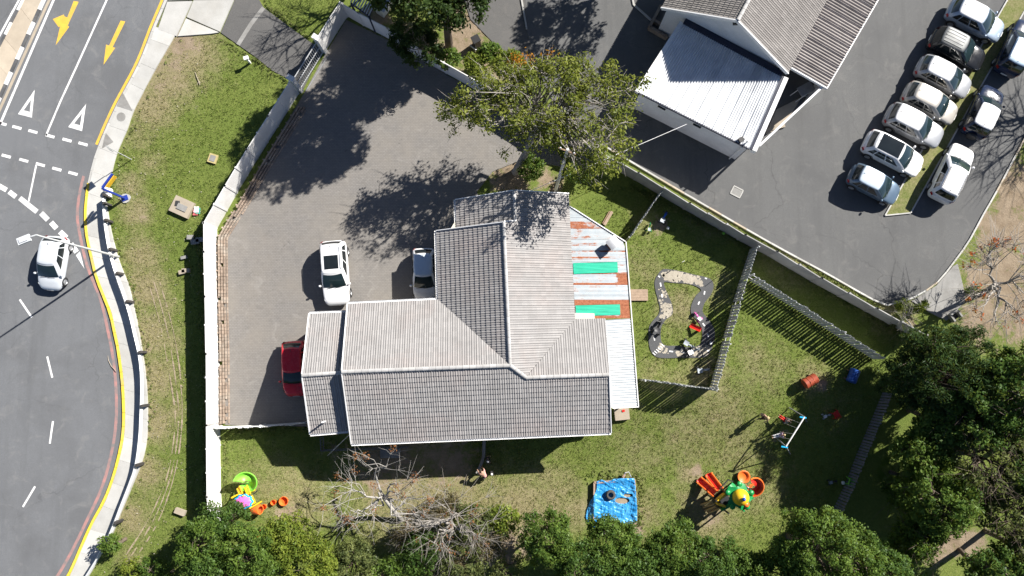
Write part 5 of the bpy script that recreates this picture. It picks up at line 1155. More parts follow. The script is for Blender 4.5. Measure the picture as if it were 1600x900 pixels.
for r_, m_, nm, dz in ((.58, pC, 'canopy', 0), (.46, pK, 'canopy_shell', .07)):
    mb = MB(); N_ = 30; mb.add([(c.x + (r_ + .05 * math.cos(9 * a)) * math.cos(a) * 1.05, c.y + (r_ + .05 * math.cos(9 * a)) * math.sin(a) * .8, c.z + dz - .1) for a in np.linspace(0, 2 * math.pi, N_, endpoint=False)] + [(c.x, c.y, c.z + dz + .15)], [(k, (k + 1) % N_, N_) for k in range(N_)]); mb.build(nm, m_, ps, True, smooth=50)
MB().beam(Q2(375, 420, 1.6), Q2(420, 510, 1.6), .38, .08).build('side_panel', pY, ps, True)
MB().beam(Q2(420, 390, 1.5), Q2(470, 350, 1.5), .06, .06).build('grab_bar', M_cblack, ps, True)
c = Q2(460, 570, .5); MB().lathe([(.30, -.3), (.34, -.2), (.34, .2), (.30, .3), (.24, .3)], c, 14, M=Matrix.Rotation(1.2, 3, 'Y')).build('tunnel', pO, ps, True, smooth=50)
def tub(label, px_, py_, r, m_, an=0.0):
    t = thing('play_tub', G(px_, py_), label, 'toy', rz=an); MB().lathe([(0, .03), (r * .75, .03), (r * .95, .24), (r, .26), (r * 1.02, .22), (r * .82, 0)], n=18).build('basin', m_, t, smooth=60); MB().lathe([(r * .97, .24), (r * 1.06, .27), (r * 1.0, .30), (r * .92, .27)], n=18).build('rim', m_, t, smooth=60); return t
tub('round orange play tub on bare soil right of the lime slide', 445, 782, .30, pO); tub('orange toy seat between play tower and round tub', 429, 784, .17, pO); tub('orange toy bowl beside the small play tower', 414, 791, .18, pO); tub('orange red toy half under the bushes below the play tower', 407, 834, .30, mat('orange_red_plastic', (.75, .09, .02), .4, .1, 3, 20, world=False))
# tarp covered sandpit with tyre
zt_ = G(957, 780).z; sp = thing('sandpit', G(957, 780), 'timber sandpit under a crumpled blue tarpaulin', 'sandpit')
def Q4(x, y, h): return P(900 + x / 9, 730 + y / 9, zt_ + h)
for a, b in (((255, 215), (820, 170)), ((820, 170), (845, 780)), ((845, 780), (250, 800)), ((250, 800), (255, 215))): MB().beam(Q4(*a, .15), Q4(*b, .15), .12, .32).build('timber', MATS['tan_wood'], sp, True)
fl = [Q4(265, 225, 0), Q4(810, 180, 0), Q4(835, 770, 0), Q4(260, 790, 0)]; wall_box(sp, fl, zt_ - .1, zt_ + .16, M_dirt, 'sand')
M_tarp = mat('blue_tarpaulin', (.025, .24, .55), .36, .2, 2, 14, dirt=(.12, .40, .66), dirt_amt=.6, bumpy=.12)
TP = [(285, 200), (360, 168), (440, 205), (530, 160), (700, 150), (820, 150), (838, 250), (850, 400), (862, 560), (862, 760), (800, 800), (600, 815), (400, 840), (200, 850), (130, 700), (150, 600), (190, 480), (250, 400), (290, 300)]
gx_, gy_ = np.meshgrid(np.arange(110, 890, 7), np.arange(135, 870, 7)); okc = np.zeros(gx_.shape, bool)
from mathutils import noise as mn
for i in range(gx_.shape[0]):
    for j in range(gx_.shape[1]): okc[i, j] = inpoly(gx_[i, j], gy_[i, j], TP)
okc &= ~(((gx_ - 650) / 95) ** 2 + ((gy_ - 470) / 38) ** 2 < 1) & ~(((gx_ - 735) / 60) ** 2 + ((gy_ - 395) / 22) ** 2 < 1)
vs = []; 
for i in range(gx_.shape[0]):
    for j in range(gx_.shape[1]):
        x, y = float(gx_[i, j]), float(gy_[i, j]); e = min(1, max(0, (x - 175) / 75)); inside = 1 if 262 < x < 835 and 190 < y < 785 else 0
        h = .05 + .29 * e - (.10 * min(1, max(0, min(x - 270, 830 - x, y - 200, 780 - y) / 60)) if inside else 0)
        v3 = Vector((x * .012, y * .012, 0)); h += .05 * mn.noise(v3 * 1.6) + .03 * (1 - abs(mn.noise(Vector((x * .030 + y * .008, y * .006, 4))))) ** 6 + .028 * (1 - abs(mn.noise(Vector((x * .010 - y * .022, y * .012, 9))))) ** 8 + .018 * mn.noise(v3 * 3.5) - .02 ; vs.append(Q4(x, y, max(.02, h)))
nxx = gx_.shape[1]; fs = [(i * nxx + j, (i + 1) * nxx + j, (i + 1) * nxx + j + 1, i * nxx + j + 1) for i in range(gx_.shape[0] - 1) for j in range(nxx - 1) if okc[i, j] and okc[i + 1, j] and okc[i, j + 1] and okc[i + 1, j + 1]]
mb = MB(); mb.add(vs, fs); tp_o = mb.build('tarpaulin', M_tarp, sp, True, smooth=180); so = tp_o.modifiers.new('thick', 'SOLIDIFY'); so.thickness = .006
ty = thing('tyre', Q4(485, 385, .30), 'old car tyre lying on the blue tarpaulin', 'tyre')
MB().lathe([(.17, .0), (.27, .0), (.32, .05), (.33, .10), (.32, .16), (.27, .21), (.18, .21), (.17, .17), (.22, .11), (.17, .04), (.17, 0)], n=28).build('casing', mat('dusty_rubber', (.075, .07, .066), .85, .25, 4, 25), ty, smooth=40)
for k in range(28): a = k * 2 * math.pi / 28; MB().box((.33 * math.cos(a), .33 * math.sin(a), .105), (.012, .04, .12), a).build('tread_block', M_rubber, ty)
hp_ = thing('hand_cart', Q4(715, 110, .0), 'overturned toy handle frame at the tarpaulin top corner', 'toy'); b0 = hp_.location
MB().tube([Q4(660, 160, .3), Q4(690, 80, .5), Q4(740, 65, .5), Q4(775, 140, .3)], .03, 6).build('handle', M_galv, hp_, True); MB().beam(Q4(655, 155, .25), Q4(700, 80, .3), .14, .04).build('board', mat('peach_wood', (.5, .3, .2), .8), hp_, True)
# swing frame
zs = G(1220, 670).z; sw = thing('swing_frame', G(1225, 665), 'pale metal swing frame on the shaded lower lawn', 'swing')
def Q6(x, y, h): return P(1130 + x / 5.63, 560 + y / 5.63, zs + h)
hb_ = 2.2; s1, s2 = Q6(715, 515, hb_), Q6(552, 775, hb_)
MB().tube([s1, s2], .05, 8).build('top_beam', M_fwhite, sw, True)
for (a, fts) in ((s1, ((568, 425), (735, 555))), (s2, ((470, 700), (590, 840)))):
    for fx_ in fts: MB().tube([Q6(*fx_, 0), a], .04, 8).build('leg', M_galvd, sw, True)
    MB().beam(a - Vector((.3, -.0, .02)), a + Vector((.12, -.06, -.02)), .09, .07).build('bracket', pC, sw, True)
kids = []
for k, (x, y) in enumerate(((545, 545), (495, 672))):
    seat = Q6(x, y, .65); tpb = s1.lerp(s2, .30 + .36 * k); n_ = (s2 - s1).normalized()
    for s_ in (-.2, .2): MB().tube([tpb + n_ * s_, seat + n_ * s_], .012, 5).build('chain', M_galv, sw, True)
    MB().beam(seat - n_ * .24, seat + n_ * .24, .2, .035).build('seat', M_cblack, sw, True); kids.append((seat, math.atan2((seat - tpb).y, (seat - tpb).x)))
def barrel(label, px_, py_, an, m_, l_=.95, r=.36):
    z_ = G(px_, py_); t = thing('play_barrel', z_, label, 'barrel', rz=an); Mr = Matrix.Rotation(math.pi / 2, 3, 'Y')
    MB().lathe([(r * .9, -l_ / 2), (r, -l_ / 2 + .03), (r * .97, -l_ * .2), (r * 1.03, -l_ * .17), (r * .97, -l_ * .14), (r * .97, l_ * .14), (r * 1.03, l_ * .17), (r * .97, l_ * .2), (r, l_ / 2 - .03), (r * .9, l_ / 2)], (0, 0, r + .12), 24, M=Mr).build('drum', m_, t, smooth=35)
    for s_ in (-1, 1): MB().lathe([(r * .9, 0), (0, .01)], (s_ * l_ / 2, 0, r + .12), 24, M=Mr).build('end_cap', m_, t); 
    for s_ in (-.3, .3):
        MB().beam((s_, -.34, 0), (s_, .34, 0), .07, .2).build('cradle', M_wood, t)
    MB().box((0, 0, 2 * r + .12), (.3, .12, .05)).build('handle', m_, t)
barrel('rusty red play barrel on the sunny lawn', 1261, 595, .5, mat('rust_red_plastic', (.33, .065, .03), .5, .15, 3, 20, world=False)); barrel('blue play barrel in the fence shade', 1328, 587, 1.15, mat('deep_blue_plastic', (.015, .07, .30), .45, .15, 3, 20, world=False), .9, .34)
def chair(label, px_, py_, an, m_):
    t = thing('plastic_chair', G(px_, py_), label, 'chair', rz=an); MB().grid(lambda u_, v_: Vector((-.21 + .42 * u_, -.21 + .42 * v_, .38 - .02 * math.sin(math.pi * u_))), 4, 4).build('seat', m_, t, smooth=60)
    MB().grid(lambda u_, v_: Vector((-.21 - .10 * v_, -.21 + .42 * u_, .38 + .38 * v_)), 4, 4).build('backrest', m_, t, smooth=60)
    for a in (-1, 1):
        for b in (-1, 1): MB().beam((a * .19, b * .19, .38), (a * .24, b * .24, 0), .045, .045).build('leg', m_, t)
        MB().beam((-.22, a * .22, .56), (.18, a * .24, .54), .05, .03).build('armrest', m_, t)
chair('green plastic chair against the dark palisade fence', 1326, 752, -.35, pL); chair('red plastic chair on the shaded lawn right of the swing', 1303, 647, .5, pR)
trike('dark toy pram left of the green chair', 1299, 752, .2, M_cblack, pGr, .8); trike('small grey tricycle beside the red chair', 1290, 649, .3, pGr, pW, .8)
# terrace bits in the shade of the house
rl_ = thing('terrace_railing', G(560, 698), 'dark metal railing around the shaded terrace below the porch', 'railing')
for a, b in (((506, 682), (507, 702)), ((507, 702), (640, 697))):
    A_, B_ = G(*a), G(*b)
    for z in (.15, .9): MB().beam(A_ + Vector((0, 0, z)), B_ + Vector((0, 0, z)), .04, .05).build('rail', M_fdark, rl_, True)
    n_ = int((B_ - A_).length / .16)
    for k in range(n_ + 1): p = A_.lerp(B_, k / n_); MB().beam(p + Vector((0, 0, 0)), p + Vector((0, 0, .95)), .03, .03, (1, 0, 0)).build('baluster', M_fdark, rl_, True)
for k, (x, lb) in enumerate(((602, 'left of two grey paving slabs below the terrace railing'), (618, 'right of two grey paving slabs below the terrace railing'))):
    t = thing('paving_slab', G(x, 708), lb, 'slab'); MB().box((0, 0, .02), (.68, .62, .09), .03).build('slab', M_greyc, t); MB().box((0, 0, .0), (.74, .68, .06), .03).build('bed', M_dirt, t)
gw = thing('garden_wall', G(756, 710), 'low grey garden wall running out from the house wall', 'wall')
gp = [G(757, 680), G(756, 712), G(752, 724), G(746, 738)]
for a, b in zip(gp, gp[1:]): MB().beam(a + Vector((0, 0, .2)), b + Vector((0, 0, .2)), .2, .6).build('wall_section', M_greyc, gw, True)
cable('stay_cable', 'thin pale stay wire from porch gutter down to the lawn', P(545, 680, 2.7), G(512, 712, .1), .0, .016, M_trim)
bn = thing('wheelie_bin', P(745, 70), 'black bin on the dirt patch behind the top wall', 'bin', rz=.5); MB().box((0, 0, .45), (.45, .5, .9)).build('body', M_cblack, bn); MB().box((-.03, 0, .93), (.56, .56, .07)).build('lid', M_cblack, bn); MB().tube([(-.3, -.22, .9), (-.3, .22, .9)], .025, 6).build('handle', M_cblack, bn)
pipe = thing('white_pipe', P(741, 77), 'short white pipe lying beside the black bin', 'pipe'); MB().tube([P(735, 71, .1), P(746, 80, .1)], .06, 8).build('tube', M_trim, pipe, True); MB().tube([P(734.5, 70.6, .1), P(736, 71.8, .1)], .075, 8).build('collar', M_trim, pipe, True)
dr = thing('drain_inlet', P(1490, 494), 'small concrete drain inlet box below the grey apron', 'drain', rz=.6)
for a, b, c_, d_ in ((0, .28, .7, .12), (-.3, 0, .12, .5), (.3, 0, .12, .5)): MB().box((a, b, .15), (c_, d_, .4)).build('wall', M_greyc, dr)
MB().box((0, -.02, .0), (.5, .45, .06)).build('floor', M_black, dr)
# ------------------------------------------------------------------ people
SKIN = mat('skin', (.46, .28, .20), .6, .06, 6, 40, world=False); DSKIN = mat('dark_skin', (.16, .085, .055), .6, .06, 6, 40, world=False)
def skin_obj(name, verts, edges, radii, m, parent, root=0):
    me = bpy.data.meshes.new(name); me.from_pydata(verts, edges, []); o = link_obj(name, me, parent); me.materials.append(m)
    o.modifiers.new('skin', 'SKIN'); o.modifiers['skin'].use_smooth_shade = True
    for i, r_ in enumerate(radii):
        d = me.skin_vertices[0].data[i]; d.radius = (r_, r_); d.use_root = (i == root)
    s_ = o.modifiers.new('sub', 'SUBSURF'); s_.levels = s_.render_levels = 1
    return o
def person(label, loc, an, ht, J, shirt, legs, hair, skin=SKIN, shoe=None, sleeves=True, shorts=False):
    "J: joints in units of body height, x forward, y left, z up"
    t = thing('person', loc, label, 'person', rz=an); k = ht
    names = ['pelvis', 'waist', 'chest', 'neck', 'head', 'crown']; V = []; R_l = []; E_ = []; ix = {}
    def add(n, p, r_, par=None):
        ix[n] = len(V); V.append(tuple(Vector(p) * k)); R_l.append(r_ * k)
        if par is not None: E_.append((ix[par], ix[n]))
    add('pelvis', J['pelvis'], .072); add('waist', J['waist'], .062, 'pelvis'); add('chest', J['chest'], .078, 'waist'); add('neck', J['neck'], .030, 'chest'); add('head', J['head'], .058, 'neck'); add('crown', J['crown'], .046, 'head')
    for s_, c_ in ((1, 'l'), (-1, 'r')):
        add('sh' + c_, J['sh' + c_], .034, 'chest'); add('el' + c_, J['el' + c_], .025, 'sh' + c_); add('wr' + c_, J['wr' + c_], .018, 'el' + c_)
        d = (Vector(J['wr' + c_]) - Vector(J['el' + c_])).normalized(); sd_ = d.orthogonal().normalized()
        wv = Vector(J['wr' + c_]); add('palm' + c_, wv + d * .035, .018, 'wr' + c_)
        for f in range(4): add('f%d' % f + c_, wv + d * (.072 + .012 * (1.5 - abs(f - 1.3))) + sd_ * (.010 * (f - 1.5)), .0055, 'palm' + c_)
        add('th' + c_, wv + d * .042 + sd_ * .034, .006, 'wr' + c_)
        add('hp' + c_, J['hp' + c_], .056, 'pelvis'); add('kn' + c_, J['kn' + c_], .036, 'hp' + c_); add('an' + c_, J['an' + c_], .023, 'kn' + c_)
        fd = J.get('foot', (1, 0, 0)); add('to' + c_, Vector(J['an' + c_]) + Vector(fd) * .09 + Vector((0, 0, -.02)), .018, 'an' + c_)
    skin_obj('body', V, E_, R_l, skin, t)
    def sub(nm, lst, m, gr_, root):
        idx = {n: i for i, n in enumerate(lst)}; e = [(idx[n], idx[p]) for n in lst for p in lst if (min(ix[n], ix[p]), max(ix[n], ix[p])) in [(min(a, b), max(a, b)) for a, b in E_] and idx[n] < idx[p]]
        skin_obj(nm, [V[ix[n]] for n in lst], e, [R_l[ix[n]] + gr_ * k for n in lst], m, t, idx[root])
    sub('shirt', ['pelvis', 'waist', 'chest', 'shl', 'shr'] + (['ell', 'elr'] if sleeves else []), shirt, .009, 'waist')
    sub('trousers', ['pelvis', 'hpl', 'hpr', 'knl', 'knr'] + ([] if shorts else ['anl', 'anr']), legs, .008, 'pelvis')
    h0, h1 = Vector(J['head']) * k, Vector(J['crown']) * k; ax = (h1 - h0).normalized(); Rm = Vector((0, 0, 1)).rotation_difference(ax).to_matrix(); hc = h0 + ax * .02 * k
    MB().lathe([(.066 * k, -.01 * k), (.072 * k, .02 * k), (.066 * k, .05 * k), (.044 * k, .078 * k), (0, .09 * k)], hc - Rm @ Vector((.012 * k, 0, 0)), 12, M=Rm).build('hair', hair, t, smooth=180)
    for s_ in (-1, 1): MB().lathe([(0, -.007 * k), (.007 * k, 0), (0, .007 * k)], h0 + Rm @ Vector((.056 * k, s_ * .022 * k, .005 * k)), 6, M=Rm).build('eye', M_cblack, t)
    MB().lathe([(.011 * k, -.02 * k), (.008 * k, 0), (0, .015 * k)], h0 + Rm @ Vector((.062 * k, 0, -.008 * k)), 6, M=Rm).build('nose', skin, t); MB().box(h0 + Rm @ Vector((.056 * k, 0, -.032 * k)), (.008 * k, .03 * k, .006 * k)).build('mouth', pR, t)
    return t
STAND = dict(pelvis=(0, 0, .53), waist=(0, 0, .62), chest=(.005, 0, .74), neck=(.01, 0, .84), head=(.02, 0, .905), crown=(.015, 0, .955), shl=(0, .105, .80), ell=(-.02, .14, .64), wrl=(.04, .15, .50), shr=(0, -.105, .80), elr=(-.02, -.14, .64), wrr=(.05, -.14, .50),
             hpl=(0, .05, .49), knl=(.05, .055, .27), anl=(.06, .055, .04), hpr=(0, -.05, .49), knr=(.0, -.055, .27), anr=(-.08, -.055, .05))
WALK = dict(STAND); WALK.update(knl=(.09, .055, .28), anl=(.13, .055, .04), knr=(-.02, -.055, .27), anr=(-.13, -.055, .06), wrl=(.10, .17, .56), ell=(.0, .16, .66))
z0 = -.0
def SIT():
    s = dict(pelvis=(0, 0, .06), waist=(-.03, 0, .15), chest=(-.07, 0, .27), neck=(-.10, 0, .37), head=(-.10, 0, .44), crown=(-.12, 0, .49), shl=(-.08, .105, .33), ell=(-.02, .16, .26), wrl=(-.10, .17, .36), shr=(-.08, -.105, .33), elr=(-.02, -.16, .26), wrr=(-.10, -.17, .36),
             hpl=(.03, .05, .05), knl=(.25, .06, .06), anl=(.44, .06, .0), hpr=(.03, -.05, .05), knr=(.25, -.06, .06), anr=(.44, -.06, .0)); s['foot'] = (.7, 0, .6); return s
BEND = dict(STAND); BEND.update(waist=(.06, 0, .58), chest=(.17, 0, .64), neck=(.26, 0, .69), head=(.32, 0, .72), crown=(.36, 0, .75), shl=(.20, .11, .68), ell=(.28, .13, .55), wrl=(.38, .12, .46), shr=(.20, -.11, .68), elr=(.28, -.13, .55), wrr=(.38, -.11, .46))
cloth = lambda n, c: mat('cloth_' + n, c, .9, .12, 6, 40, .1, world=False)
dk_, blond, brown_, rd, lil, pk, wh_, gy_c = cloth('black', (.02, .02, .024)), cloth('blond_hair', (.5, .38, .2)), cloth('dark_hair', (.03, .02, .014)), cloth('red', (.55, .02, .02)), cloth('lilac', (.45, .33, .55)), cloth('pink', (.72, .36, .33)), cloth('white', (.7, .7, .7)), cloth('grey', (.22, .23, .26))
p = G(1187, 650); person('fair haired person in black top walking on the sunny lawn', p, -2.6, 1.62, WALK, dk_, dk_, blond, sleeves=False)
for (seat, an), lb, sh_, lg, hr in ((kids[0], 'child with red trousers on the upper swing seat', gy_c, rd, brown_), (kids[1], 'child in lilac and white on the lower swing seat', lil, wh_, blond)): person(lb, seat + Vector((0, 0, .0)), an, 1.12, SIT(), sh_, lg, hr)
p = G(759, 741); person('person in pink shirt bending at the garden wall end', p, 2.2, 1.6, BEND, pk, dk_, brown_)
p = G(769, 737); person('dark dressed child with white cap beside the pink shirt', p, 3.6, 1.15, STAND, dk_, dk_, wh_, DSKIN)
p = G(763, 716); person('person in dark clothes and pale hood in the house shade', p, .3, 1.5, STAND, dk_, dk_, gy_c)
p = Q(785, 300, 1.2); person('small child in white on the play castle beside the spiral slide', p, .8, .95, STAND, wh_, rd, brown_)
# ------------------------------------------------------------------ trees and shrubs
L_dark = leafmat('leaf_dark', (.030, .068, .017), (.105, .175, .034)); L_mid = leafmat('leaf_mid', (.038, .082, .016), (.145, .215, .038)); L_yel = leafmat('leaf_yellow_green', (.075, .125, .018), (.24, .275, .042)); L_olive = leafmat('leaf_olive', (.055, .078, .028), (.17, .19, .062))
L_fir = leafmat('leaf_fir', (.014, .036, .013), (.055, .095, .026), .2); L_shaded = leafmat('leaf_shaded_green', (.016, .036, .010), (.055, .085, .022), .2); L_warm = leafmat('leaf_warm_olive', (.075, .105, .018), (.235, .25, .045)); L_brown = leafmat('leaf_dry_brown', (.075, .055, .03), (.20, .17, .085)); L_red = leafmat('leaf_rust', (.16, .06, .025), (.34, .15, .06)); L_org = leafmat('leaf_orange', (.30, .10, .012), (.45, .22, .02)); L_coral = leafmat('coral_flower', (.42, .07, .02), (.60, .16, .04))  # deep green of the tall top tree is darkened to carry its shade
B_grey = mat('bark_grey', (.30, .275, .245), .9, .25, 3, 25, .3, world=False); B_brown = mat('bark_brown', (.13, .10, .075), .9, .25, 3, 25, .3, world=False); B_pale = mat('bark_pale', (.34, .32, .29), .9, .25, 3, 25, .3, world=False)
def leaf_quads(cen, n_per, cr, ls, r, flat=.55, aspect=.5, spread=1.0):
    "rhombic leaves around clump centres; returns verts, faces, tint"
    k = len(cen); N = k * n_per; c = np.repeat(cen, n_per, 0); cl = np.repeat(r.random(k), n_per)
    d = r.normal(size=(N, 3)); d /= np.linalg.norm(d, axis=1)[:, None]; rad = (r.random(N) ** .5)[:, None]
    crr = np.repeat(cr * (.7 + .6 * r.random(k)), n_per)[:, None]
    pos = c + d * rad * crr * np.array([1, 1, .75])
    nrm = d * .7 + np.array([0, 0, flat]) + r.normal(0, .45, (N, 3)); nrm /= np.linalg.norm(nrm, axis=1)[:, None]
    a = r.normal(size=(N, 3)); a -= (a * nrm).sum(1)[:, None] * nrm; a /= np.linalg.norm(a, axis=1)[:, None]; b = np.cross(nrm, a)
    L = (ls * (.6 + .8 * r.random(N)))[:, None]; w = L * aspect
    v = np.stack([pos - a * L * .5, pos + b * w * .5 + nrm * L * .06, pos + a * L * .5, pos - b * w * .5 + nrm * L * .06], 1).reshape(-1, 3)
    f = np.arange(N * 4).reshape(-1, 4); tint = np.clip(.25 + .5 * cl + r.normal(0, .22, N), 0, 1); return v, f, tint
TREE_N = [0]
def tree(name, label, base, cc, rx, ry, rz, ncl, nleaf, leaf, ls, cr, trunk, bark, cat='tree', group=None, limbs=6, twigs=0, hollow=.55, seed=None, aspect=.5, flower=None, fl_share=.0, drop=0.0, bare_top=False, tw_len=.7, flat=.55, low=False, fl_at=None, extra=()):
    TREE_N[0] += 1; r = np.random.default_rng(seed or (100 + TREE_N[0])); base = Vector(base); cc = Vector(cc)
    t = thing(name, base, label, cat, group); b = np.array(base); c0 = np.array(cc)
    # uneven lobed crown
    d = r.normal(size=(ncl, 3)); d[:, 2] = d[:, 2] if low else np.abs(d[:, 2]) * .9 - .25 * r.random(ncl); d /= np.linalg.norm(d, axis=1)[:, None]
    lob = r.normal(size=(7, 3)); lob /= np.linalg.norm(lob, axis=1)[:, None]; bump_ = .72 + .38 * np.max(np.maximum(0, d @ lob.T) ** 4, 1) 
    rad = (hollow + (1 - hollow) * r.random(ncl) ** .6) * bump_
    cen = c0 + d * rad[:, None] * np.array([rx, ry, rz])
    for c_, r_, n_ in extra: cen = np.vstack([cen, np.array(c_) + r.normal(0, .55, (n_, 3)) * r_])
    ncl = len(cen)
    # wood
    top = c0 - np.array([0, 0, rz * .55]); top = top * .85 + b * .15 if True else top; top[2] = max(top[2], b[2] + .3)
    mb = MB(); mid = (b + top) / 2 + r.normal(0, .08, 3) * (1, 1, 0)
    mb.tube([tuple(b - [0, 0, .25]), tuple(b + [0, 0, .15]), tuple(mid), tuple(top)], [trunk * 1.5, trunk * 1.15, trunk, trunk * .8], 8)
    grp = cen[r.choice(ncl, min(limbs, ncl), replace=False)]; own = np.argmin(((cen[:, None] - grp[None]) ** 2).sum(2), 1)
    for g in range(len(grp)):
        mem = cen[own == g]
        if len(mem) == 0: continue
        tgt = mem.mean(0); k1 = top + (tgt - top) * .45 + np.array([0, 0, .12 * rz]) + r.normal(0, .1 * rx, 3); end = top + (tgt - top) * .92
        path = []
        for s in np.linspace(0, 1, 7): path.append((1 - s) ** 2 * top + 2 * s * (1 - s) * k1 + s * s * end + r.normal(0, .05 * rx * (0 < s < 1), 3))
        mb.tube([tuple(p) for p in path], [trunk * .62 * (1 - .78 * s) for s in np.linspace(0, 1, 7)], 6, cap=False)
        for m_ in mem:
            i0 = int(r.integers(2, 7)); s0 = path[i0]; q = (s0 + m_) / 2 + r.normal(0, .12 * np.linalg.norm(m_ - s0) + .02, 3); tr = trunk * .16 + .006
            mb.tube([tuple(s0), tuple(q), tuple(m_)], [tr, tr * .7, tr * .3], 4, cap=False)
            for _ in range(twigs):
                dd = (m_ - s0); dd = dd / (np.linalg.norm(dd) + 1e-6) + r.normal(0, .75, 3); e1 = m_ * .6 + q * .4 + dd * tw_len * r.uniform(.35, .6); e2 = e1 + (dd + r.normal(0, .5, 3)) * tw_len * .5
                mb.tube([tuple(m_ * .5 + q * .5), tuple(e1), tuple(e2)], [tr * .5, tr * .38, .005], 3, cap=False)
    mb.build('trunk', bark, t, True, smooth=180)
    if nleaf:
        keep = cen if drop == 0 else cen[r.random(ncl) > drop]
        fl = r.random(len(keep)) < fl_share
        if fl_at: fl = np.argsort(np.argsort([math.hypot(pix(*q_)[0] - fl_at[0], pix(*q_)[1] - fl_at[1]) for q_ in keep])) < 4
        for nm, ce, lm in (('crown', keep[~fl], leaf), ('blossom', keep[fl], flower)):
            if len(ce) == 0 or lm is None: continue
            v, f, ti = leaf_quads(ce, nleaf, cr, ls, r, aspect=aspect, flat=flat); link_obj(nm, np_mesh(nm, v, f, lm, ti), t, True)
    return t
gb, grt, gt_ = 'trees along the bottom edge', 'trees at the right edge', 'trees at the top'
def bush(label, cx, cy, hc, r_, leaf, n=70, nl=105, ls=.16, name='leafy_tree', group=gb, cr=.42, rz=None, bx=None, by=None, trunk=.11, cat='tree', **kw):
    zb = G(cx, min(cy, 1000)).z; c = P(cx, cy, zb + hc); base = G(bx, by) if bx else Vector((c.x * .99, c.y, float(gz(c.x, c.y)))); base.z = float(gz(base.x, base.y))
    return tree(name, label, base, c, r_, r_, rz or r_ * .8, n, nl, leaf, ls, cr, trunk, B_brown, cat=cat, group=group, **kw)
bush('small dark tree between the white wall end and the play tower', 352, 812, 2.6, 1.35, L_dark, 45)
bush('leafy tree at the lower end of the white wall', 322, 848, 3.0, 1.9, L_mid, 85); bush('dark leafy tree cut by the bottom edge below the wall end', 338, 905, 3.2, 2.0, L_dark, 80)
bush('broad green tree right of the wall end tree', 392, 872, 3.2, 2.2, L_mid, 100); bush('yellow green bushy tree below the orange tubs', 447, 840, 2.8, 1.75, L_yel, 85); bush('yellow green tree cut by the bottom edge left of the bare tree', 492, 890, 3.0, 2.0, L_yel, 90)
bush('olive green bush under the bare tree left limb', 548, 880, 2.4, 1.7, L_olive, 70); bush('low bright shrub at the pavement end bottom left', 205, 893, .8, .9, L_yel, 30, 60, .15, 'shrub', 'shrubs by the guardrail', .3, cat='shrub'); bush('green sapling leaning over the guardrail end', 173, 850, 1.2, .75, L_mid, 22, 55, .16, 'shrub', 'shrubs by the guardrail', .28, cat='shrub'); bush('green shrub on the verge at the bottom edge', 250, 900, 1.2, 1.3, L_mid, 45, 60, .17, 'shrub', 'shrubs by the guardrail', .35, cat='shrub')
bush('leafy tree left of the blue tarpaulin', 858, 842, 3.2, 1.9, L_mid, 95); bush('dark leafy tree cut by the bottom edge below the tarpaulin', 905, 890, 3.2, 2.0, L_dark, 90); bush('green tree overlapping the blue tarpaulin corner', 955, 848, 3.2, 1.75, L_mid, 90); bush('dark green tree right below the tarpaulin', 1000, 895, 3.2, 1.9, L_dark, 85)
bush('green tree below the shadow of the play castle', 1048, 860, 3.2, 1.85, L_mid, 95); bush('dark leafy tree right of the castle shadow tree', 1112, 878, 3.2, 1.9, L_dark, 90); bush('small leafy tree between lawn and the big bottom tree', 1160, 895, 3.0, 1.5, L_mid, 60)
bush('big round green tree at the bottom right of the lawn', 1285, 868, 4.6, 3.3, L_mid, 240, 105, .17, rz=2.4, cr=.45, trunk=.2); bush('leafy tree left of the big round tree', 1205, 902, 3.4, 1.9, L_mid, 80); bush('dark leafy tree right of the big round tree', 1385, 905, 4.0, 2.3, L_dark, 110)
bush('yellow brown bush under the right bare tree', 735, 815, 1.8, 1.5, L_olive, 55, 55, .17, drop=.2); bush('bright green bush beside the pink shirted person', 788, 812, 1.6, 1.1, L_yel, 40, 60, .18); bush('dark green bush under the middle of the bare trees', 655, 862, 1.9, 1.5, L_dark, 60, 60); bush('green bush at the bottom edge below the bare trees', 600, 905, 2.0, 1.5, L_mid, 55); bush('ragged green bush at the bottom edge under bare limbs', 720, 880, 1.8, 1.6, L_olive, 60, 50); bush('brown green bush at the bottom edge left of tarpaulin trees', 790, 895, 1.8, 1.4, L_olive, 50, 40, drop=.3)
tree('bare_tree', 'leafless pale limbed tree with rusty shoots below the house', G(628, 812), P(588, 772, 3.2), 4.6, 2.9, 1.5, 44, 34, L_red, .12, .32, .13, B_pale, group=gb, limbs=9, twigs=5, hollow=.6, seed=45, drop=.45, tw_len=.8)
tree('bare_tree', 'tangled grey leafless tree right of the pale limbed one', G(700, 850), P(705, 815, 2.8), 3.9, 2.7, 1.3, 46, 14, L_red, .12, .26, .13, B_grey, group=gb, limbs=8, twigs=5, hollow=.5, seed=43, drop=.4, tw_len=.7)
for k, (x, y, r_, lb) in enumerate(((690, 796, 1.5, 'brown twiggy scrub below the garden wall'), (762, 842, 1.6, 'brown twiggy scrub right of the tangled bare tree'), (640, 838, 1.3, 'brown twiggy scrub at the foot of the pale bare tree'), (700, 890, 1.5, 'grey brown scrub at the bottom edge under the bare trees'))):
    tree('scrub', lb, G(x, y), P(x, y, .6), r_, r_ * .9, .9, 60, 46, L_brown, .14, .34, .05, B_grey, cat='shrub', group='scrub under the bare trees', limbs=6, twigs=5, hollow=.2, seed=300 + k, tw_len=.5)
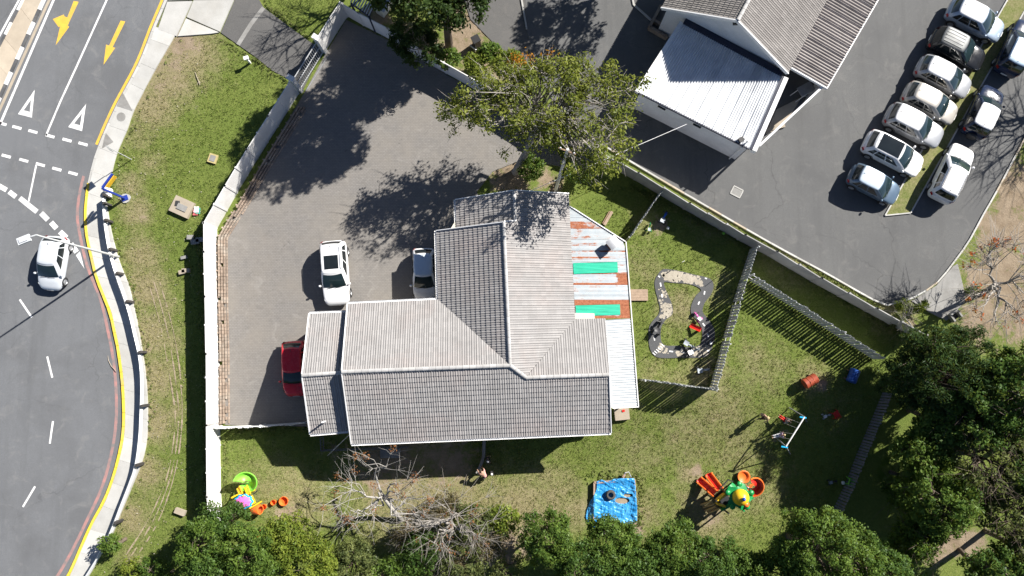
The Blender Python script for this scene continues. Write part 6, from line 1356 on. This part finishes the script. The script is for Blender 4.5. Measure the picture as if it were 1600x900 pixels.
# right side
gf = G(1410, 578); fc = P(1472, 585, 4.3)
tree('fir_tree', 'large dark evergreen at the end of the grey wall', gf, fc, 3.5, 3.3, 3.3, 330, 110, L_fir, .25, .5, .24, B_brown, group=grt, limbs=10, hollow=.45, aspect=.22, seed=51, flat=.3, low=True)
tree('leafy_tree', 'dark evergreen at the right edge below the coral tree', G(1500, 590), P(1590, 600, 6.5), 3.0, 3.0, 2.6, 160, 70, L_dark, .22, .45, .2, B_brown, group=grt, seed=52, low=True)
def rt(label, bx, by, cx, cy, hc, r_, leaf, n, nl=70, seed=60, **kw): return tree('leafy_tree', label, G(bx, by), P(cx, cy, -.75 + hc), r_, r_, r_ * .75, n, nl, leaf, .2, .42, .16, B_brown, group=grt, seed=seed, low=True, **kw)
rt('mid green leafy tree right of the dark palisade fence', 1405, 690, 1448, 706, 4.6, 2.1, L_mid, 100, seed=61); rt('dark green tree above the tan clearing', 1420, 745, 1468, 785, 5.0, 2.5, L_mid, 140, seed=62); rt('sparse grey twigged tree at the right edge above the clearing', 1480, 690, 1545, 720, 5.5, 2.6, L_olive, 90, 35, seed=63, twigs=4, drop=.3)
rt('olive tree at the far right edge below the evergreen', 1520, 640, 1585, 670, 5.5, 2.3, L_olive, 100, 55, seed=64, twigs=2); rt('olive tree at the far right edge beside the clearing', 1530, 770, 1598, 800, 5.5, 2.4, L_olive, 95, 45, seed=65, twigs=3, drop=.2); rt('dark leafy tree in the bottom right corner', 1500, 860, 1555, 905, 5.0, 2.0, L_dark, 85, seed=66); rt('dark shaded tree below the evergreen', 1420, 640, 1475, 660, 5.0, 2.2, L_dark, 110, seed=67); rt('dark leafy tree left of the clearing bottom', 1400, 830, 1425, 850, 3.0, 1.3, L_dark, 45, seed=68)
tree('coral_tree', 'leafless grey coral tree with orange red flowers at the right edge', G(1540, 455), P(1572, 440, 3.6), 3.2, 3.6, 1.5, 60, 16, L_coral, .16, .22, .16, B_grey, group=grt, limbs=7, twigs=7, hollow=.6, seed=71, drop=.5, tw_len=.9)
tree('bare_tree', 'slim leafless tree by the concrete apron', G(1424, 512), P(1415, 490, 1.6), .8, 1.1, .9, 16, 8, L_olive, .10, .15, .05, B_grey, group=grt, limbs=4, twigs=4, hollow=.5, seed=72, tw_len=.4, cat='tree')
for k, (x, y, r_, lm) in enumerate(((1440, 480, .5, L_yel), (1408, 478, .5, L_yel), (1520, 455, .45, L_mid), (1400, 500, .5, L_olive))): bush(('weedy shrub at the apron corner', 'weedy shrub at the kerb bend', 'small green shrub on the dirt beside the apron', 'olive shrub above the grey wall end')[k], x, y, .4, r_, lm, 14, 45, .13, 'shrub', 'weeds by the car park corner', .22, trunk=.03, cat='shrub')
# fan palm in the shade of the fence
fp = thing('fan_palm', G(1392, 738), 'fan palm in deep shade beside the dark fence', 'palm'); r7 = np.random.default_rng(9)
MB().tube([(0, 0, -.2), (0, 0, .9)], [.16, .12], 8).build('trunk', B_brown, fp)
for k in range(9):
    a = k * 2 * math.pi / 9 + .3; mb = MB(); el = .35 + .3 * r7.random(); c = Vector((math.cos(a) * 1.1, math.sin(a) * 1.1, 1.0 + .5 * el)); mb.tube([(0, 0, .9), tuple(c * .6 + Vector((0, 0, .45))), tuple(c)], [.02, .018, .012], 4)
    for j in range(11):
        b = a + (j - 5) * .22; tip = c + Vector((math.cos(b) * .75, math.sin(b) * .75, .05 - .25 * abs(j - 5) / 5)); s_ = Vector((-math.sin(b), math.cos(b), 0)) * .04; m2 = c.lerp(tip, .5); mb.add([c, m2 + s_, tip, m2 - s_], [(0, 1, 2, 3)], .5)
    mb.build('frond', L_dark, fp, tints=True)
for k, (bx_0, by_0, cx, cy, hc, r_, lm, n, lb) in enumerate(((1450, 610, 1530, 640, 6.0, 2.6, L_dark, 140, 'dark leafy tree between evergreen and far right olive tree'), (1460, 720, 1520, 770, 4.6, 1.9, L_olive, 80, 'olive tree directly above the tan clearing'), (1440, 800, 1440, 830, 3.6, 1.5, L_mid, 60, 'small green tree at the left rim of the clearing'), (1560, 700, 1640, 735, 6.0, 2.6, L_dark, 120, 'dark tree leaning in over the right edge'), (1540, 830, 1610, 870, 5.0, 2.0, L_olive, 80, 'olive tree in the bottom right corner above the dark one'), (1410, 770, 1412, 770, 2.0, 1.2, L_dark, 45, 'dark bush behind the fence by the fan palm'), (1420, 890, 1455, 935, 4.0, 1.7, L_dark, 70, 'dark tree at the bottom edge left of the clearing'))): rt(lb, bx_0, by_0, cx, cy, hc, r_, lm, n, seed=160 + k, twigs=1)
# top of the picture
tt = tree('leafy_tree', 'wide sparse green tree with grey twigs above the tiled house', G(806, 268), P(852, 156, 6.6), 6.9, 4.3, 2.3, 235, 52, L_warm, .19, .58, .24, B_grey, group=gt_, limbs=13, twigs=2, hollow=.25, seed=81, flower=L_org, fl_at=(828, 55), tw_len=.6, extra=((P(945, 238, 8.3), 1.5, 26), (P(972, 205, 7.6), 1.2, 16), (P(712, 175, 6.6), 1.2, 16), (P(910, 262, 7.6), 1.1, 12)))
tree('leafy_tree', 'tall dark tree shading the top of the paved yard', G(702, 74), P(688, -45, 9.0), 4.7, 4.5, 4.0, 330, 90, L_shaded, .22, .5, .26, B_brown, group=gt_, limbs=9, seed=82, hollow=.35)
for k, (x, y, hc, r_, lm, n, lb) in enumerate(((742, 98, 1.4, .9, L_yel, 40, 'light green bush behind the top wall'), (768, 82, 1.6, .9, L_mid, 36, 'pale leaved bush beside the leafy tree'), (700, 92, 1.2, .8, L_mid, 30, 'green bush left of the black bin'), (650, 66, 2.6, 1.9, L_shaded, 110, 'dark creeper hanging over the shaded wall'), (795, 100, 2.0, 1.1, L_yel, 45, 'yellow green bush under the wide sparse tree'), (905, 268, .9, .8, L_mid, 26, 'low green bush beside the utility pole'), (830, 262, .9, .9, L_mid, 30, 'green undergrowth at the wide tree foot'))): bush(lb, x, y, hc, r_, lm, n, 55, .18, 'shrub', 'bushes along the top wall', .32, trunk=.05, cat='shrub')
tree('leafy_tree', 'roadside tree beyond the top edge shading the back lane', P(1035, -105), P(1050, -150, 6.5), 3.4, 3.0, 2.6, 120, 60, L_mid, .22, .5, .2, B_brown, group=gt_, seed=83)
tree('leafy_tree', 'tall tree beyond the top edge shading lane and yard', P(792, -52), P(790, -160, 8.0), 4.6, 4.2, 3.4, 240, 80, L_dark, .24, .5, .24, B_brown, group=gt_, seed=86, hollow=.35)
tree('bare_tree', 'leafless street tree beyond the top edge shading the drive', P(580, -62), P(590, -110, 5.5), 3.8, 3.4, 2.0, 70, 0, None, .1, .2, .17, B_grey, group=gt_, limbs=8, twigs=5, hollow=.4, seed=84, tw_len=.9)
tree('bare_tree', 'leafless tree beyond the right edge shading the car park', P(1765, 105), P(1840, 55, 6.0), 4.2, 4.2, 2.2, 80, 0, None, .1, .2, .2, B_grey, group=grt, limbs=9, twigs=5, hollow=.4, seed=85, tw_len=1.0)
# ------------------------------------------------------------------ lawn grass
def pip(px, py, poly):
    poly = np.array(poly, float); x0, y0 = poly[:, 0], poly[:, 1]; x1, y1 = np.roll(x0, 1), np.roll(y0, 1); r = np.zeros(px.shape, bool)
    for a, b, c, d in zip(x0, y0, x1, y1):
        if b == d: continue
        r ^= ((b > py) != (d > py)) & (px < (c - a) * (py - b) / (d - b) + a)
    return r
LAWN = [[(280, 60), (340, 56), (400, 92), (458, 132), (330, 350), (316, 350), (340, 815), (290, 930), (130, 930), (150, 900), (200, 790), (232, 715), (234, 620), (224, 540), (204, 447), (178, 370), (172, 300), (185, 250), (212, 180)],
        [(410, -5), (530, -5), (505, 70), (484, 62), (414, 10)], [(350, 672), (482, 665), (560, 695), (950, 680), (960, 645), (1000, 640), (1120, 615), (1170, 440), (1375, 570), (1400, 610), (1290, 830), (1290, 930), (350, 930)],
        [(900, 320), (985, 285), (1180, 385), (1112, 605), (1000, 592), (985, 400), (980, 376)], [(1180, 395), (1420, 525), (1372, 560), (1172, 430)], [(1090, 322), (1375, 478), (1420, 515), (1400, 515), (1250, 425), (1085, 328)]]
NO = [OUT, [(265, 300), (310, 300), (310, 345), (265, 345)], [(910, 745), (1000, 745), (1000, 825), (910, 825)], [(895, 318), (980, 376), (1000, 640), (890, 640)]]
r8 = np.random.default_rng(88); NT = 150000; gx1, gy1 = r8.uniform(120, 1440, NT), r8.uniform(-5, 930, NT); ok = np.zeros(NT, bool)
for pl_ in LAWN: ok |= pip(gx1, gy1, pl_)
for k, pl_ in enumerate(NO):
    q_ = pip(gx1, gy1, pl_)
    if k == 0: q_ &= ~pip(gx1, gy1, INN)
    ok &= ~q_
ok &= blobs(gx1, gy1, BARE) < r8.uniform(.2, .7, NT)
gx1, gy1 = gx1[ok], gy1[ok]; dryv = blobs(gx1, gy1, DRY); N = len(gx1)
xx = (gx1 - 800) / FPX; yy_ = (450 - gy1) / FPX; tz = CAMH / -(yy_ * st - ct); wx, wy = xx * tz, (yy_ * ct + st) * tz; wz = gz(wx, wy) - .045
Kb = 3; N3 = N * Kb; bx_ = np.repeat(wx, Kb) + r8.normal(0, .05, N3); by_ = np.repeat(wy, Kb) + r8.normal(0, .05, N3); bz_ = np.repeat(wz, Kb)
a = r8.uniform(0, 2 * math.pi, N3); hgt = r8.uniform(.05, .12, N3); ln = r8.uniform(.02, .10, N3); wd = r8.uniform(.012, .028, N3); la = r8.uniform(0, 2 * math.pi, N3)
v = np.stack([np.stack([bx_ - np.cos(a) * wd, by_ - np.sin(a) * wd, bz_], 1), np.stack([bx_ + np.cos(a) * wd, by_ + np.sin(a) * wd, bz_], 1), np.stack([bx_ + np.cos(la) * ln, by_ + np.sin(la) * ln, bz_ + hgt], 1)], 1).reshape(-1, 3)
tnt = np.clip(np.repeat(dryv, Kb) * .8 + r8.normal(.12, .22, N3), 0, 1)
L_grass = leafmat('grass_blade', (.115, .178, .032), (.38, .335, .165), .25)
tag(link_obj('grass', np_mesh('grass', v, np.arange(N3 * 3).reshape(-1, 3), L_grass, tnt)), 'short patchy lawn grass', 'grass', kind='stuff')
# longer tufts where mowing does not reach: along walls, kerbs and fences
ex_, ey_ = [], []
for pl_, n_, o_ in ((PAVR, 900, 5), ([(312, 350), (316, 450), (320, 600), (322, 800)], 500, 4), ([(348, 672), (482, 666)], 250, 3), ([(350, 680), (349, 800)], 200, 3), ([(998, 600), (1105, 613)], 250, 3), ([(1109, 606), (1171, 393)], 350, 3), ([(1165, 437), (1362, 562)], 400, 3), ([(985, 290), (1200, 402), (1420, 526)], 600, 4), ([(1082, 314), (1373, 477)], 500, 3), ([(910, 744), (1000, 744), (1000, 825)], 150, 4), ([(345, 54), (400, 92), (455, 128)], 250, 4), ([(412, 8), (484, 63)], 200, 3)):
    a_ = np.array(pl_, float); sgl = np.linalg.norm(np.diff(a_, axis=0), axis=1); cum = np.concatenate([[0], np.cumsum(sgl)]); tt_ = r8.uniform(0, cum[-1], n_)
    ex_.append(np.interp(tt_, cum, a_[:, 0]) + r8.normal(0, o_, n_)); ey_.append(np.interp(tt_, cum, a_[:, 1]) + r8.normal(0, o_, n_))
ex_, ey_ = np.concatenate(ex_), np.concatenate(ey_); oke = np.zeros(len(ex_), bool)
for pl_ in LAWN: oke |= pip(ex_, ey_, pl_)
oke &= ~(pip(ex_, ey_, OUT) & ~pip(ex_, ey_, INN)); ex_, ey_ = ex_[oke], ey_[oke]
pts = np.array([G(x_, y_, .03) for x_, y_ in zip(ex_, ey_)]); v, f, ti = leaf_quads(pts, 7, .09, .17, r8, .3, .22)
tag(link_obj('tall_grass', np_mesh('tall_grass', v, f, L_grass, np.clip(ti * .6, 0, 1))), 'longer unmown grass along walls and kerbs', 'grass', kind='stuff')
# scattered pale litter and leaves on the verge: tiny, uncountable
r9 = np.random.default_rng(99); n = 700; lx, ly = r9.uniform(150, 320, n), r9.uniform(60, 900, n); okl = pip(lx, ly, LAWN[0]); lx, ly = lx[okl], ly[okl]; pts = np.array([P(x_, y_, .03) for x_, y_ in zip(lx, ly)])
v, f, ti = leaf_quads(pts, 1, .02, .10, r9, 2.0); tag(link_obj('fallen_leaves', np_mesh('fallen_leaves', v, f, leafmat('dry_litter', (.30, .25, .15), (.55, .52, .45)), ti)), 'pale scattered leaves and litter on the verge', 'leaves', kind='stuff')
